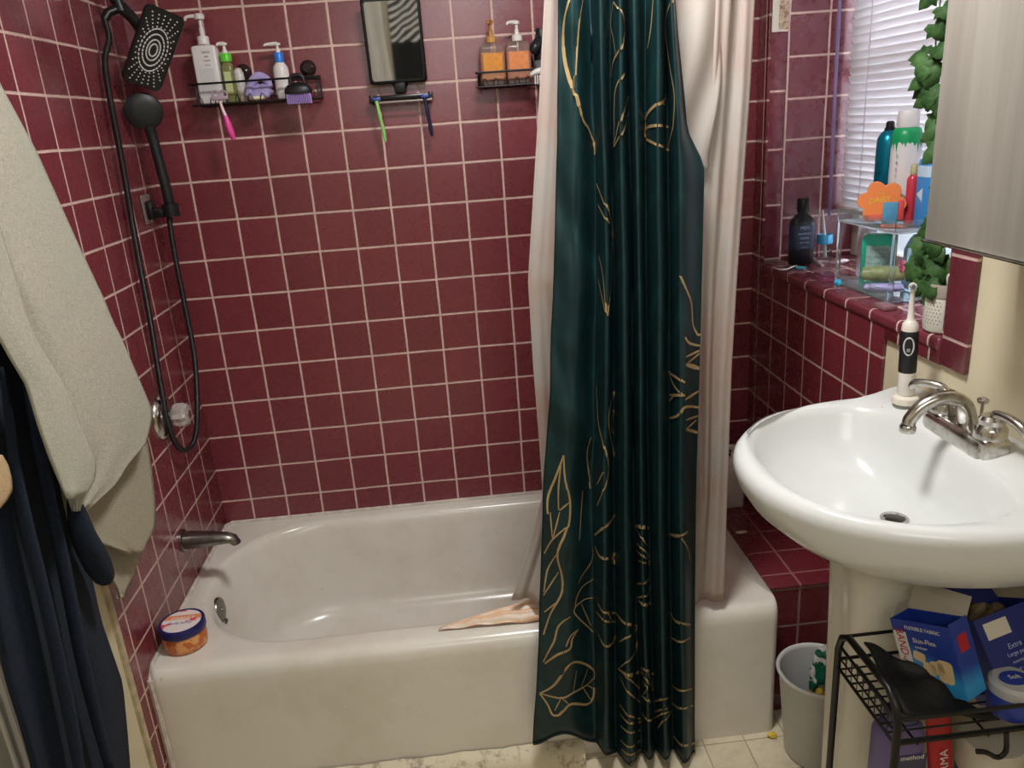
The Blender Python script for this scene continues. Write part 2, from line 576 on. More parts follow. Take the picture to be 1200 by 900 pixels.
loops = [tubloop('o', 0.0, 0.002), tubloop('o', 0.30, 0.001), tubloop('o', RIM - 0.040, 0.0), tubloop('o', RIM - 0.022, 0.002), tubloop('o', RIM - 0.008, 0.009), tubloop('o', RIM - 0.001, 0.022), tubloop('o', RIM, 0.034),
         tubloop('i', RIM - .001, -0.006), tubloop('i', RIM - 0.004, 0.004), tubloop('i', RIM - 0.013, 0.012), tubloop('i', RIM - 0.035, 0.019), tubloop('i', 0.25, 0.036), tubloop('i', 0.13, 0.058), tubloop('i', 0.095, 0.072), tubloop('i', 0.072, 0.10), tubloop('i', 0.062, 0.14), tubloop('i', 0.055, 0.20)]
vv = rings(bm, loops, True, True, True)
obj('tub_shell', bm, TUB_M, TB, angle=60)
bm = BM()
oc = Vector((0.0685, -0.40, 0.318)); od = Vector((1, 0.0, 0.12)).normalized()
lathe(bm, [(0.036, -0.006), (0.036, 0.004), (0.033, 0.008), (0.020, 0.010), (0.006, 0.0095), (0.005, 0.012), (0.001, 0.0125)], oc, 28, axis=od)
obj('overflow_plate', bm, CHROME_D, TB, label='chrome overflow plate')
bm = BM(); tube(bm, [oc + od * .010 + Vector((0, 0, -.030)), oc + od * .016 + Vector((0, 0, -.036)), oc + od * .012 + Vector((0, .0, -.045))], .004, 6)
obj('overflow_lever', bm, CHROME_D, TB)

# bead of caulk where the tub meets the tile
bm = BM()
CAULK = mat('caulk_white', 'd6ccc0', .5, var=.3, vscale=40, bump=.6, bscale=70)
pts = [(0.004, -0.738, RIM - .03), (0.004, -.70, RIM + .0), (0.004, -0.4, RIM + 0.001), (0.004, -0.02, RIM + 0.002), (0.02, -0.004, RIM + .002), (0.8, -0.004, RIM + .002), (1.515, -0.004, RIM + .002)]
tube(bm, pts, 0.0065, 8)
tube(bm, [(0.009, -0.735, 0.055), (0.009, -0.735, 0.2), (0.007, -0.732, RIM - .02)], 0.0105, 8)
obj('caulk_bead', bm, CAULK, TB)

# ================================================================== SHOWER FITTINGS ON THE LEFT WALL
# rain head with arm
SH = thing('rain_shower', 'large square black rain shower head with white nozzles on a chrome arm', 'shower head', (0.0, -0.20, 1.93))
hc = Vector((0.120, -0.205, 1.770))     # centre of the face
bm = BM()
tube(bm, [(0.001, -0.215, 1.965), (0.02, -0.215, 1.955), (0.045, -0.212, 1.925), (0.060, -0.21, 1.895)], 0.0105, 12, smooth=5)
lathe(bm, [(.030, 0), (.028, .006), (.014, .012), (.0115, .02)], (0.0, -0.215, 1.966), axis=(1, 0, -0.2))
obj('shower_arm', bm, CHROME, SH, label='chrome shower arm')
bm = BM()
tube(bm, [(0.058, -0.21, 1.898), (0.066, -0.208, 1.880)], 0.0155, 14)
tube(bm, [(0.066, -0.208, 1.882), (0.070, -0.206, 1.858)], [0.013, 0.019, 0.019, 0.014], 14, smooth=3)
tube(bm, [(0.066, -0.206, 1.865), (0.045, -0.222, 1.855), (0.035, -0.228, 1.840)], 0.0105, 12)
tube(bm, [(0.07, -0.206, 1.868), (0.085, -0.186, 1.846), (0.10, -0.178, 1.815)], [0.015, .013, 0.013], 12)
obj('diverter_valve', bm, BLACK_PL, SH)
# square head: face plane axes fitted to the photo corners
pxs = [(178, 1), (221, 28), (184, 104), (134, 93)]
# corners on a tilted plane facing down and into the room
nrm = Vector((0.30, -0.83, -0.47)).normalized()
def onplane(x, y, p0, n):
    d = ray(x, y); t_ = (p0 - CAM).dot(n) / d.dot(n); return CAM + d * t_
cs = [onplane(x, y, hc, nrm) for x, y in pxs]
cc = sum(cs, Vector()) / 4
ux = ((cs[1] - cs[0]) + (cs[2] - cs[3])).normalized()
uy0 = ((cs[0] - cs[3]) + (cs[1] - cs[2])).normalized()
hw = ((cs[1] - cs[0]).length + (cs[2] - cs[3]).length) / 4
hh = ((cs[0] - cs[3]).length + (cs[1] - cs[2]).length) / 4
MH = frame(cc, ux, uy0)
if (MH.to_3x3() @ Vector((0, 0, 1))).dot(nrm) < 0:
    MH = frame(cc, -ux, uy0)
bm = BM()
loops = []
for z_, ins in ((-0.012, .030), (-0.010, .012), (-0.006, .003), (0.0, 0.0), (0.005, .002), (0.006, .006)):
    loops.append(rrect(0, 0, hw - ins, hh - ins, 0.016, z_, 6))
rings(bm, loops, True, True, True)
lathe(bm, [(0.030, -0.009), (0.024, -0.022), (0.014, -0.034), (0.014, -.044)], (0, 0, 0), 20)
xform(bm, MH)
obj('head_shell', bm, mat('black_satin', '161719', 0.3, var=.2), SH)
bm = BM()
def noz(x, y, ln=0.0, ang=0.0):
    M = Matrix.Translation((x, y, 0.0066)) @ Matrix.Rotation(ang, 4, 'Z')
    n0 = len(bm.verts)
    L0 = []
    for z_, s in ((0, 1), (0.0012, .8)):
        L = []
        for k in range(8):
            a = 2 * PI * k / 8
            L.append(M @ Vector((0.0019 * s * math.cos(a) + (ln if math.cos(a) > 0 else -ln), 0.0019 * s * math.sin(a), z_)))
        L0.append(L)
    rings(bm, L0, True, False, True)
sxr = hw / hh
for ring_, (ra, nn) in enumerate(((.010, 14), (.017, 22), (.026, 26), (.035, 30))):
    for k in range(nn):
        a = 2 * PI * k / nn
        x, y = ra * math.cos(a) * .85, ra * math.sin(a) * 1.55
        noz(x, y, 0.0019, math.atan2(1.55 * math.cos(a), -.85 * math.sin(a)))
for k in range(26):
    a = 2 * PI * (k + .5) / 26
    for j in range(9):
        ra = 0.041 + j * 0.0066
        x, y = ra * math.cos(a) * .9, ra * math.sin(a) * 1.45
        if abs(x) < hw - .010 and abs(y) < hh - .010: noz(x, y)
xform(bm, MH)
obj('spray_nozzles', bm, mat('nozzle_white', 'd2d0cc', .5), SH, label='pattern of pale nozzles')

# hand shower
HSH = thing('hand_shower', 'round black hand shower resting upright in its wall bracket', 'hand shower', (0.06, -0.15, 1.40))
bm = BM()
hp = [Vector(v) for v in ((0.068, -0.135, 1.405), (0.067, -0.137, 1.45), (0.063, -0.138, 1.52), (0.060, -0.140, 1.575), (0.058, -.143, 1.60))]
tube(bm, hp, [0.0135, 0.0135, 0.0130, 0.0135, 0.016], 14, smooth=4)
obj('handle', bm, mat('matte_black', '1e2021', 0.42, var=.1), HSH)
bm = BM()
hd = Vector((0.33, -0.90, -0.12)).normalized()
lathe(bm, [(0.012, -0.026), (0.030, -0.022), (0.042, -0.012), (0.0462, 0.0), (0.0455, 0.006), (0.040, 0.010), (0.020, 0.0125), (0.001, 0.013)], (0.055, -0.150, 1.634), 32, axis=hd)
xf = Matrix.Translation((0.055, -0.150, 1.634))
obj('spray_head', bm, mat('matte_black', '1e2021', 0.42), HSH)
bm = BM(); lathe(bm, [(0.013, 0), (0.014, .004), (.014, .016), (.010, .02)], hp[0] - Vector((0, 0, .018)), 16)
obj('hose_nut', bm, BLACK_PL, HSH)

BR = thing('shower_bracket', 'black clip bracket on a clear plate holding the hand shower', 'bracket', (0.0, -0.12, 1.39))
bm = BM(); box(bm, 0.0005, 0.004, -0.150, -0.082, 1.352, 1.428, bev=.0015)
obj('backplate', bm, mat('clear_plate', 'b7a3a0', .2, trans=.5), BR, label='clear adhesive plate')
bm = BM(); box(bm, 0.004, 0.022, -0.140, -0.098, 1.362, 1.412, bev=.006)
box(bm, 0.020, 0.052, -0.142, -0.112, 1.366, 1.392, bev=.006)
obj('clip_arm', bm, BLACK_PL, BR)
bm = BM(); lathe(bm, [(.0145, -.016), (.0205, -.016), (.021, 0), (.021, .016), (.0145, .016), (.0145, -.016)], (0.068, -0.135, 1.384), 20, cap=False)
obj('clip_ring', bm, BLACK_PL, BR)

# hose
bm = BM()
hx = 0.045
hpts = [Vector((0.035, -0.228, 1.842))]
for (px, py, yy) in ((128, 45, -.245), (123, 70, -.26), (128, 110, -.27), (143, 190, -.285), (160, 290, -.305), (175, 370, -.32), (186, 440, -.335), (195, 490, -.345), (205, 518, -.34), (217, 528, -.32), (228, 515, -.28), (231, 480, -.24), (228, 420, -.205), (217, 360, -.17), (207, 310, -.15), (199, 262, -.14)):
    hpts.append(on(px, py, 1, yy))
for p in hpts: p.x = max(p.x, 0.022)
hpts += [hp[0] - Vector((0, 0, .018))]
tube(bm, hpts, 0.0073, 10, smooth=6)
t = NT('hose_black'); b = t.b; b.inputs['Base Color'].default_value = S('141416'); b.inputs['Roughness'].default_value = .35
wv = t.new('ShaderNodeTexWave', bands_direction='Z'); t.link(t.coords(), wv.inputs['Vector']); wv.inputs['Scale'].default_value = 130
t.bump(wv.outputs['Fac'], .5, .001)
tag(obj('shower_hose', bm, t.m), 'long black flexible hose looping down beside the chrome valve', 'hose')

# valve
V = thing('shower_valve', 'chrome round shower valve with clear faceted knob on the left wall', 'valve', (0.0, -0.325, 0.875))
bm = BM(); lathe(bm, [(.062, 0.0005), (.061, .006), (.052, .014), (.036, .018), (.022, .020), (.020, .032)], (0, -0.322, 0.872), 32, axis=(1, 0, 0))
obj('escutcheon', bm, CHROME, V)
bm = BM()
KN = mat('clear_acrylic_knob', 'ddd5d2', .12, trans=.55, spec=.7)
kp = [(.016, .030), (.026, .034), (.030, .044), (.030, .062), (.024, .070), (.012, .072)]
loops = []
for r, h in kp:
    loops.append([Vector((h, -0.322 + r * (1 + .10 * math.cos(8 * 2 * PI * k / 32)) * math.cos(2 * PI * k / 32), 0.872 + r * (1 + .10 * math.cos(8 * 2 * PI * k / 32)) * math.sin(2 * PI * k / 32))) for k in range(32)])
rings(bm, loops, True, True, True)
knob_ = obj('knob', bm, KN, V, label='clear fluted acrylic knob')
bm = BM(); lathe(bm, [(.011, .0715), (.011, .0745), (.004, .076)], (0, -0.322, 0.872), 16, axis=(1, 0, 0))
obj('knob_cap', bm, CHROME, knob_)

# tub spout
SP = thing('tub_spout', 'chrome tub spout sticking out over the tub rim', 'spout', (0.0, -0.365, 0.52))
bm = BM()
path = [Vector((0.001, -0.362, 0.524)), Vector((0.03, -0.362, 0.523)), Vector((0.08, -0.362, 0.521)), Vector((0.115, -0.362, 0.519)), Vector((0.132, -0.362, 0.514)), Vector((0.140, -0.362, 0.500))]
rad = [(.027, .024), (.026, .024), (.022, .020), (.0185, .016), (.0175, .014), (.015, .012)]
loops = []
for i, (p, (ry, rz)) in enumerate(zip(path, rad)):
    ang = [0, 0, 0.02, .25, .8, 1.4][i]
    loops.append([p + Vector((math.sin(ang) * -rz * math.sin(a) * -1, ry * math.cos(a), rz * math.cos(ang) * math.sin(a))) for a in [2 * PI * k / 20 for k in range(20)]])
rings(bm, loops, True, True, True)
obj('spout_body', bm, CHROME_D, SP, angle=60)
bm = BM(); lathe(bm, [(.031, 0.0), (.0305, .004), (.027, .006)], (0.0005, -0.362, 0.524), 24, axis=(1, 0, 0))
obj('wall_flange', bm, CHROME_D, SP)

# jar on tub corner
J = thing('cosmetic_jar', 'orange tub of scrub with a navy lid on the tub corner', 'jar', (0.062, -0.632, RIM))
jc = Vector((0.064, -0.634, RIM + .0005))
bm = BM(); lathe(bm, [(.047, 0), (.0505, .003), (.052, .012), (.052, .040), (.050, .044)], jc, 40)
t = NT('orange_scrub_label'); b = t.b; co = t.coords()
n = t.ramp(t.noise(co, 45, 3, .6), .5, .56)
t.link(t.mix(n, S('b8622e'), S('d99a5e')), b.inputs['Base Color']); b.inputs['Roughness'].default_value = .3
obj('jar_body', bm, t.m, J)
bm = BM(); lathe(bm, [(.0535, .044), (.0545, .046), (.0545, .063), (.053, .0655), (.047, .066), (.047, .0645)], jc, 40)
obj('jar_lid', bm, mat('navy_plastic', '20205c', .35), J)
t = NT('jar_top_label'); b = t.b; co = t.coords()
sp = t.new('ShaderNodeSeparateXYZ'); t.link(co, sp.inputs[0])
band = t.math('COMPARE', sp.outputs[1], .014, .0085)
c1 = t.mix(band, S('e2d8d4'), S('dc8a5c'))
n2 = t.ramp(t.noise(co, 41, 1, .5), .60, .64)
t.link(t.mix(n2, c1, S('d84b52')), b.inputs['Base Color']); b.inputs['Roughness'].default_value = .35
bm = BM(); lathe(bm, [(.0465, .0640), (.0465, .0656), (.001, .0657)], jc, 40)
obj('lid_label', bm, t.m, J, label='white and orange lid label')
MW = Matrix.Translation(jc + Vector((0, 0, .0660)))
text('ORANGE', .014, MW @ Matrix.Translation((0, .012, 0)), mat('lbl_orange', 'f2e6dc', .5), J)
text('body scrub', .012, MW @ Matrix.Translation((0, -.008, 0)), mat('lbl_blue', '4a5a9a', .5), J)


# ================================================================== BOTTLES AND CADDIES
def profile_bottle(bm, c, prof, n=24, sx=1, sy=1):
    lathe(bm, prof, c, n, sx=sx, sy=sy)


def rbox_bottle(bm, c, hx, hy, h, r=.012, sh=.012, neck=.012, nh=.01):
    c = Vector(c)
    L = []
    for z, k in ((0, .93), (.004, 1), (h - sh, 1), (h - sh * .35, .93), (h, .72)):
        L.append([v + c for v in rrect(0, 0, hx * k, hy * k, min(r, hx * k * .95, hy * k * .95), z, 5)])
    L.append([c + Vector((neck * math.cos(math.atan2(v.y - c.y, v.x - c.x)), neck * math.sin(math.atan2(v.y - c.y, v.x - c.x)), h + .002)) for v in L[-1]])
    L.append([v + Vector((0, 0, nh)) for v in L[-1]])
    rings(bm, L, True, True, True)


def pump(bm, c, collar=.014, stem=.004, h=.045, nozzle=Vector((-.035, -.005, 0)), head=.010):
    c = Vector(c)
    lathe(bm, [(collar * .5, 0.0), (stem * 1.6, .002), (stem * 1.5, h * .35), (stem, h * .4), (stem, h * .72), (head, h * .74), (head * 1.05, h * .95), (head * .7, h)], c, 16)
    tube(bm, [c + Vector((0, 0, h * .88)), c + Vector((0, 0, h * .88)) + nozzle * .6, c + Vector((0, 0, h * .84)) + nozzle, c + Vector((0, 0, h * .70)) + nozzle * 1.08], [.0060, .0048, .0036, .003], 8, smooth=3)


def caddy(name, label, x0, x1, y0, y1, z0, z1, sucx, nw=14, hook=None):
    T = thing(name, label, 'caddy', ((x0 + x1) / 2, (y0 + y1) / 2, z0), 'wire caddies on the back wall')
    bm = BM()
    for z, r in ((z1, .0028), (z0, .0024)):
        pts = [(x0, y1, z), (x0, y0 + .02, z), (x0 + .012, y0, z), (x1 - .012, y0, z), (x1, y0 + .02, z), (x1, y1, z)]
        tube(bm, pts, r, 8, smooth=4, closed=False)
        tube(bm, [(x0, y1, z), (x1, y1, z)], r, 8)
    for x in (x0, x1):
        tube(bm, [(x, y1, z0), (x, y1, z1)], .0024, 6)
        tube(bm, [(x, y0 + .02, z0), (x, y0 + .02, z1)], .0024, 6)
    obj('basket_rim', bm, BLACK_WIRE, T)
    bm = BM()
    for k in range(nw):
        x = x0 + (x1 - x0) * (k + .5) / nw
        tube(bm, [(x, y1, z0), (x, y0, z0)], .0014, 6)
    for k in range(nw // 2 + 1):   # loops at the front
        x = x0 + .012 + (x1 - x0 - .024) * k / (nw // 2)
        tube(bm, [(x - .006, y0, z0), (x - .005, y0 - .001, z0 + .014), (x, y0 - .001, z0 + .020), (x + .005, y0 - .001, z0 + .014), (x + .006, y0, z0)], .0013, 6, smooth=3)
    obj('wire_grid', bm, BLACK_WIRE, T)
    for x in sucx:
        bm = BM(); lathe(bm, [(.022, .0006), (.020, .004), (.010, .008), (.008, .016), (.011, .018), (.011, .022)], (x, 0.0, z1 + .028), 22, axis=(0, -1, 0))
        sc_ = obj('suction_cup', bm, mat('smoky_suction', '4b3638', .15, trans=.6), T)
        bm = BM(); tube(bm, [(x, -.018, z1 + .028), (x, -.016, z1 + .010), (x, y1, z1)], .0022, 6)
        obj('hanger_wire', bm, BLACK_WIRE, sc_)
    return T


ZC = 1.640
CL = caddy('shower_caddy', 'black wire caddy on the back wall, crowded with pump bottles', 0.175, 0.488, -0.105, -0.014, ZC, 1.692, (.285, .458), 18)


def pump_bottle(label, c, hx, hy, h, body, collar_m, pump_m, r=.012, ph=.05, nozzle=Vector((-.035, -.005, 0)), collar=.015, collar_h=.02, round_=False, head=.010, neck=.012, sh=.02, name='pump_bottle', tilt=None):
    T = thing(name, label, 'bottle', c, 'pump bottles in the left caddy' if c[2] > 1 else None)
    c = Vector(c)
    bms = []
    bm = BM()
    if round_:
        lathe(bm, [(hx * .93, 0), (hx, .003), (hx, h - sh), (hx * .9, h - sh * .5), (neck, h), (neck, h + .008)], c, 28, sy=hy / hx)
    else:
        rbox_bottle(bm, c, hx, hy, h, r, sh, neck)
    if tilt: xform(bm, Matrix.Translation(c) @ tilt @ Matrix.Translation(-c))
    bo = obj('bottle_body', bm, body, T)
    bm = BM(); lathe(bm, [(collar, h + .002), (collar, h + collar_h - .002), (collar * .9, h + collar_h)], c, 20)
    if tilt: xform(bm, Matrix.Translation(c) @ tilt @ Matrix.Translation(-c))
    obj('collar', bm, collar_m, T)
    bm = BM(); pump(bm, c + Vector((0, 0, h + collar_h)), collar, .004, ph, nozzle, head)
    if tilt: xform(bm, Matrix.Translation(c) @ tilt @ Matrix.Translation(-c))
    obj('pump_top', bm, pump_m, T)
    return T


WSH = mat('white_shampoo', 'dad5d4', .3, var=.04)
FR = ZC + .0055
T1 = pump_bottle('tallest white pump bottle, at the left end of the left caddy', (0.2075, -0.052, FR), .0310, .021, .142, WSH, WSH, WSH, r=.006, ph=.055, collar=.015, collar_h=.022, nozzle=Vector((-.032, -.008, 0)), head=.0125, sh=.006)
bm = BM(); box(bm, .190, .226, -.0737, -.0732, FR + .02, FR + .085)
obj('label_panel', bm, mat('faint_label', 'c9c9c9', .4), T1)
for k in range(4):
    text(('GENTLE', 'daily', 'WASH', '16 oz')[k], .006, frame((0.2140, -.0742, FR + .124 - k * .010), (1, 0, 0), (0, 0, 1)), mat('lbl_grey', '8f9698', .5), T1)
GRN = mat('bright_green', '5fc72f', .35)
T2 = pump_bottle('clear pump bottle with bright green collar beside the tall white bottle', (0.2570, -0.050, FR), .0150, .014, .098, mat('olive_clear', '93945e', .2, trans=.35, var=.15), GRN, WHITE_PL, r=.009, ph=.027, collar=.0145, collar_h=.022, nozzle=Vector((-.014, -.008, 0)), head=.0085)
bm = BM(); box(bm, .2480, .2660, -.0655, -.0645, FR + .02, FR + .075); obj('label_panel', bm, mat('pale_green_label', 'b9c48f', .4), T2)
T3 = thing('small_bottle', 'small rounded bottle with white printed label leaning behind the green-collared one', 'bottle', (.270, -.048, FR))
bm = BM(); lathe(bm, [(.010, 0), (.0125, .003), (.013, .02), (.0125, .07), (.009, .082), (.004, .084)], (.2850, -.046, FR), 20)
xform(bm, Matrix.Translation((.2850, -.046, FR)) @ Matrix.Rotation(-.05, 4, 'Y') @ Matrix.Translation((-.2850, .046, -FR)))
obj('bottle_body', bm, mat('beige_body', 'b4a898', .35), T3)
bm = BM(); lathe(bm, [(.0131, .026), (.0136, .028), (.0132, .070), (.0100, .079)], (.2850, -.046, FR), 20)
xform(bm, Matrix.Translation((.2850, -.046, FR)) @ Matrix.Rotation(-.05, 4, 'Y') @ Matrix.Translation((-.2850, .046, -FR)))
obj('label_wrap', bm, mat('white_print_label', 'd6d2d2', .4, var=.35, vscale=160), T3)

# lavender cloth scrunched in the caddy
bm = BM()
def cloth_blob(bm, c, sx, sy, sz, seed, n=20, amp=.35):
    rnd = random.Random(seed)
    ph = [rnd.uniform(0, 6.28) for _ in range(9)]
    loops = []
    for i in range(1, n):
        th = PI * i / n
        L = []
        for k in range(28):
            a = 2 * PI * k / 28
            rr = 1 + amp * (.4 * math.sin(3 * a + ph[0] + 2 * th) + .3 * math.sin(5 * a + ph[1] - 3 * th) + .25 * math.sin(7 * th + ph[2]) + .2 * math.sin(9 * a + ph[3]))
            L.append(Vector(c) + Vector((sx * rr * math.sin(th) * math.cos(a), sy * rr * math.sin(th) * math.sin(a), sz * math.cos(th) * (1 + .2 * math.sin(3 * a + ph[4])))))
        loops.append(L)
    rings(bm, loops, True, True, True)
LAV = mat('lavender_cloth', 'a79bd0', .85, var=.25, vscale=40, bump=.6, bscale=300, sheen=.3)
cloth_blob(bm, (.338, -.060, FR + .021), .030, .024, .017, 3, amp=.18)
tube(bm, [(.305, -.075, FR + .010), (.315, -.070, FR + .040), (.335, -.065, FR + .058), (.355, -.065, FR + .050), (.362, -.070, FR + .030)], [.009, .011, .012, .011, .008], 10, smooth=5)
tube(bm, [(.305, -.08, FR + .012), (.33, -.085, FR + .010), (.36, -.08, FR + .014)], [.008, .012, .009], 10, smooth=5)
tag(obj('washcloth', bm, LAV), 'scrunched lavender washcloth in the middle of the left caddy', 'washcloth')
bm = BM(); lathe(bm, [(.008, 0), (.012, .002), (.013, .005), (.011, .009), (.004, .011)], (.331, -.0915, FR - .001), 24, sx=1.7, sy=.95)
tag(obj('soap_bar', bm, mat('cream_soap', 'dcd5c0', .5)), 'small oval cream soap bar below the lavender washcloth', 'soap')
T4 = pump_bottle('white lotion pump bottle with a blue collar in the left caddy', (0.3940, -0.052, FR), .0205, .018, .088, WSH, mat('blue_collar', '2b7bd6', .35), WHITE_PL, round_=True, ph=.024, collar=.0125, collar_h=.026, nozzle=Vector((-.030, -.004, 0)), head=.0085, sh=.018)

# scalp brush
SB = thing('scalp_brush', 'black scalp brush with purple bristles hanging at the right end of the caddy', 'brush', (.462, -.118, FR))
bm = BM()
lathe(bm, [(.034, 0), (.036, .004), (.034, .014), (.026, .022), (.012, .026), (.008, .028)], (0.444, -.128, FR + .006), 28, sy=.45)
tube(bm, [(0.426, -.128, FR + .030), (0.429, -.127, FR + .046), (0.444, -.127, FR + .052), (0.459, -.127, FR + .046), (0.462, -.128, FR + .030)], .005, 10, smooth=4)
obj('brush_body', bm, mat('black_brush', '17161a', .4, bump=.5, bscale=200), SB)
bm = BM()
for i in range(13):
    for j in range(3):
        x = .444 + (i - 6) * .0048; y = -.128 + (j - 1) * .008
        tube(bm, [(x, y, FR + .006), (x + (i - 6) * .0002, y, FR - .018)], [.0017, .0010], 6)
obj('bristles', bm, mat('purple_bristles', 'a58cd0', .4), SB, label='lavender rubber bristles')

# pink razor hanging off the caddy
RZ = thing('pink_razor', 'pink and white razor hanging below the left caddy', 'razor', (.255, -.112, FR))
bm = BM(); tube(bm, [(.238, -.1135, FR + .006), (.243, -.116, FR - .02), (.2475, -.116, FR - .037)], [.0030, .0040, .0050], 10, smooth=4)
obj('razor_neck', bm, mat('pale_pink', 'e6c4cc', .35), RZ)
bm = BM(); tube(bm, [(.247, -.116, FR - .035), (.250, -.117, FR - .055), (.254, -.116, FR - .078), (.258, -.1155, FR - .096)], [.0050, .0085, .0090, .0045], 12, smooth=4)
obj('razor_grip', bm, mat('hot_pink', 'e0479a', .35), RZ, label='hot pink grip')
bm = BM(); box(bm, .218, .262, -.1225, -.1125, FR + .004, FR + .014, bev=.003)
for k in range(2):
    tube(bm, [(.226 + k * .02, -.118, FR + .012), (.224 + k * .02, -.119, FR + .022), (.231 + k * .02, -.119, FR + .028), (.240 + k * .02, -.119, FR + .020), (.240 + k * .02, -.118, FR + .010)], .0022, 8, smooth=4)
obj('razor_head', bm, mat('lilac_razor', 'b9a3b4', .3, trans=.2), RZ)

# fogless mirror with rack
MR = thing('shower_mirror', 'rectangular black framed shaving mirror on the back wall', 'mirror', (.70, -.03, 1.62))
tilt = Matrix.Translation((.70, -.045, 1.77)) @ Matrix.Rotation(math.radians(7), 4, 'X') @ Matrix.Rotation(math.radians(2), 4, 'Z')
bm = BM()
L = []
for z_, ins in ((0, .004), (.002, 0), (.016, 0), (.019, .003), (.019, .008), (.0165, .0085)):
    L.append([Vector((v.x, -z_ + .009, v.y)) for v in rrect(0, 0, .0775 - ins, .105 - ins, .007, 0, 4)])
rings(bm, L, True, True, False)
xform(bm, tilt); obj('mirror_frame', bm, mat('mirror_black', '0d0d0f', .25), MR)
bm = BM(); box(bm, -.0695, .0695, -.0085, -.0070, -.0970, .0970)
xform(bm, tilt)
MIR = mat('mirror_glass', 'e6e8ea', .03, metal=1.0)
obj('mirror_glass', bm, MIR, MR, smooth=False, label='mirror glass')
bm = BM()
lathe(bm, [(.022, .0005), (.020, .006), (.012, .012), (.010, .030)], (.702, 0, 1.668), 20, axis=(0, -1, 0))
box(bm, .686, .718, -.040, -.016, 1.640, 1.682, bev=.005)
obj('mount_arm', bm, mat('mirror_black2', '1b1b1e', .35), MR)
bm = BM()
box(bm, .622, .782, -.050, -.008, 1.6235, 1.636, bev=.004)
box(bm, .616, .628, -.052, -.010, 1.617, 1.639, bev=.003)
box(bm, .776, .788, -.052, -.010, 1.617, 1.639, bev=.003)
obj('razor_shelf', bm, mat('mirror_black3', '141416', .3), MR)
bm = BM(); tube(bm, [(.636, -.056, 1.618), (.782, -.056, 1.618)], .0032, 10)
tube(bm, [(.780, -.056, 1.618), (.786, -.056, 1.619)], .0055, 10)
obj('shelf_rail', bm, mat('grey_rail', '9a938f', .3, metal=.6), MR, label='grey front rail')


def hung_razor(label, x, hm, bmt, lean, ln):
    T = thing('razor', label, 'razor', (x, -.06, 1.62), 'razors hanging from the shaving mirror shelf')
    bm = BM(); box(bm, x - .010, x + .012, -.0660, -.0560, 1.6225, 1.6325, bev=.003)
    obj('razor_head', bm, bmt, T)
    bm = BM()
    tube(bm, [(x, -.062, 1.622), (x + lean * .2, -.064, 1.605), (x + lean * .5, -.063, 1.575), (x + lean * .8, -.060, 1.548), (x + lean, -.058, 1.622 - ln)], [.0055, .0038, .0052, .0046, .0062, .003], 10, smooth=4)
    obj('razor_grip', bm, hm, T)
    return T


hung_razor('light green razor hanging from the mirror shelf', .636, mat('lime_green', '8fca74', .35), mat('razor_blue', '3b4f9a', .35), .012, .105)
hung_razor('dark navy razor hanging from the mirror shelf', .766, mat('navy_grip', '1d2140', .35), mat('razor_blue', '3b4f9a', .35), .010, .100)

# right caddy
CR = caddy('shower_caddy', 'black wire caddy on the back wall partly hidden by the curtain liner', 0.918, 1.20, -0.105, -0.014, ZC - .002, 1.674, (1.05, 1.16), 18)
FR2 = ZC + .0035
def soap_bottle(label, cx, colr, pumpm, tall):
    T = thing('body_wash_bottle', label, 'bottle', (cx, -.055, FR2), 'body wash bottles in the right caddy')
    bm = BM(); rbox_bottle(bm, (cx, -.055, FR2), .0335, .020, .104, .008, .016, .012)
    obj('bottle_body', bm, mat('clear_bottle_' + colr, 'e6d6cf', .08, trans=.85, ior=1.2), T)
    bm = BM()
    L = [[Vector((cx, -.055, 0)) + v for v in rrect(0, 0, .0320, .0186, .007, FR2 + z, 5)] for z in (.012, .014, .080, .081)]
    rings(bm, L, True, True, True)
    obj('liquid', bm, mat('gel_' + colr, colr, .3, var=.12, vscale=60, emit=colr, estr=0.0), T, label='coloured gel filling')
    bm = BM(); lathe(bm, [(.014, .106), (.014, .120), (.011, .122)], (cx, -.055, FR2), 20)
    lathe(bm, [(.003, .01), (.003, .105)], (cx, -.055, FR2), 8)
    if tall:
        obj('collar', bm, mat('amber_collar', 'b98a4a', .35), T)
    else:
        obj('collar', bm, WHITE_PL, T)
    bm = BM(); pump(bm, (cx, -.055, FR2 + .122), .014, .004, .040 if tall else .034, Vector((-.006, -.020, 0)) if tall else Vector((-.024, -.012, 0)), .0085)
    obj('pump_top', bm, pumpm, T)
    bm = BM(); box(bm, cx - .026, cx + .026, -.0762, -.0758, FR2 + .030, FR2 + .078)
    obj('label_panel', bm, mat('lab_' + colr, colr, .35, var=.2, vscale=120), T)
    return T


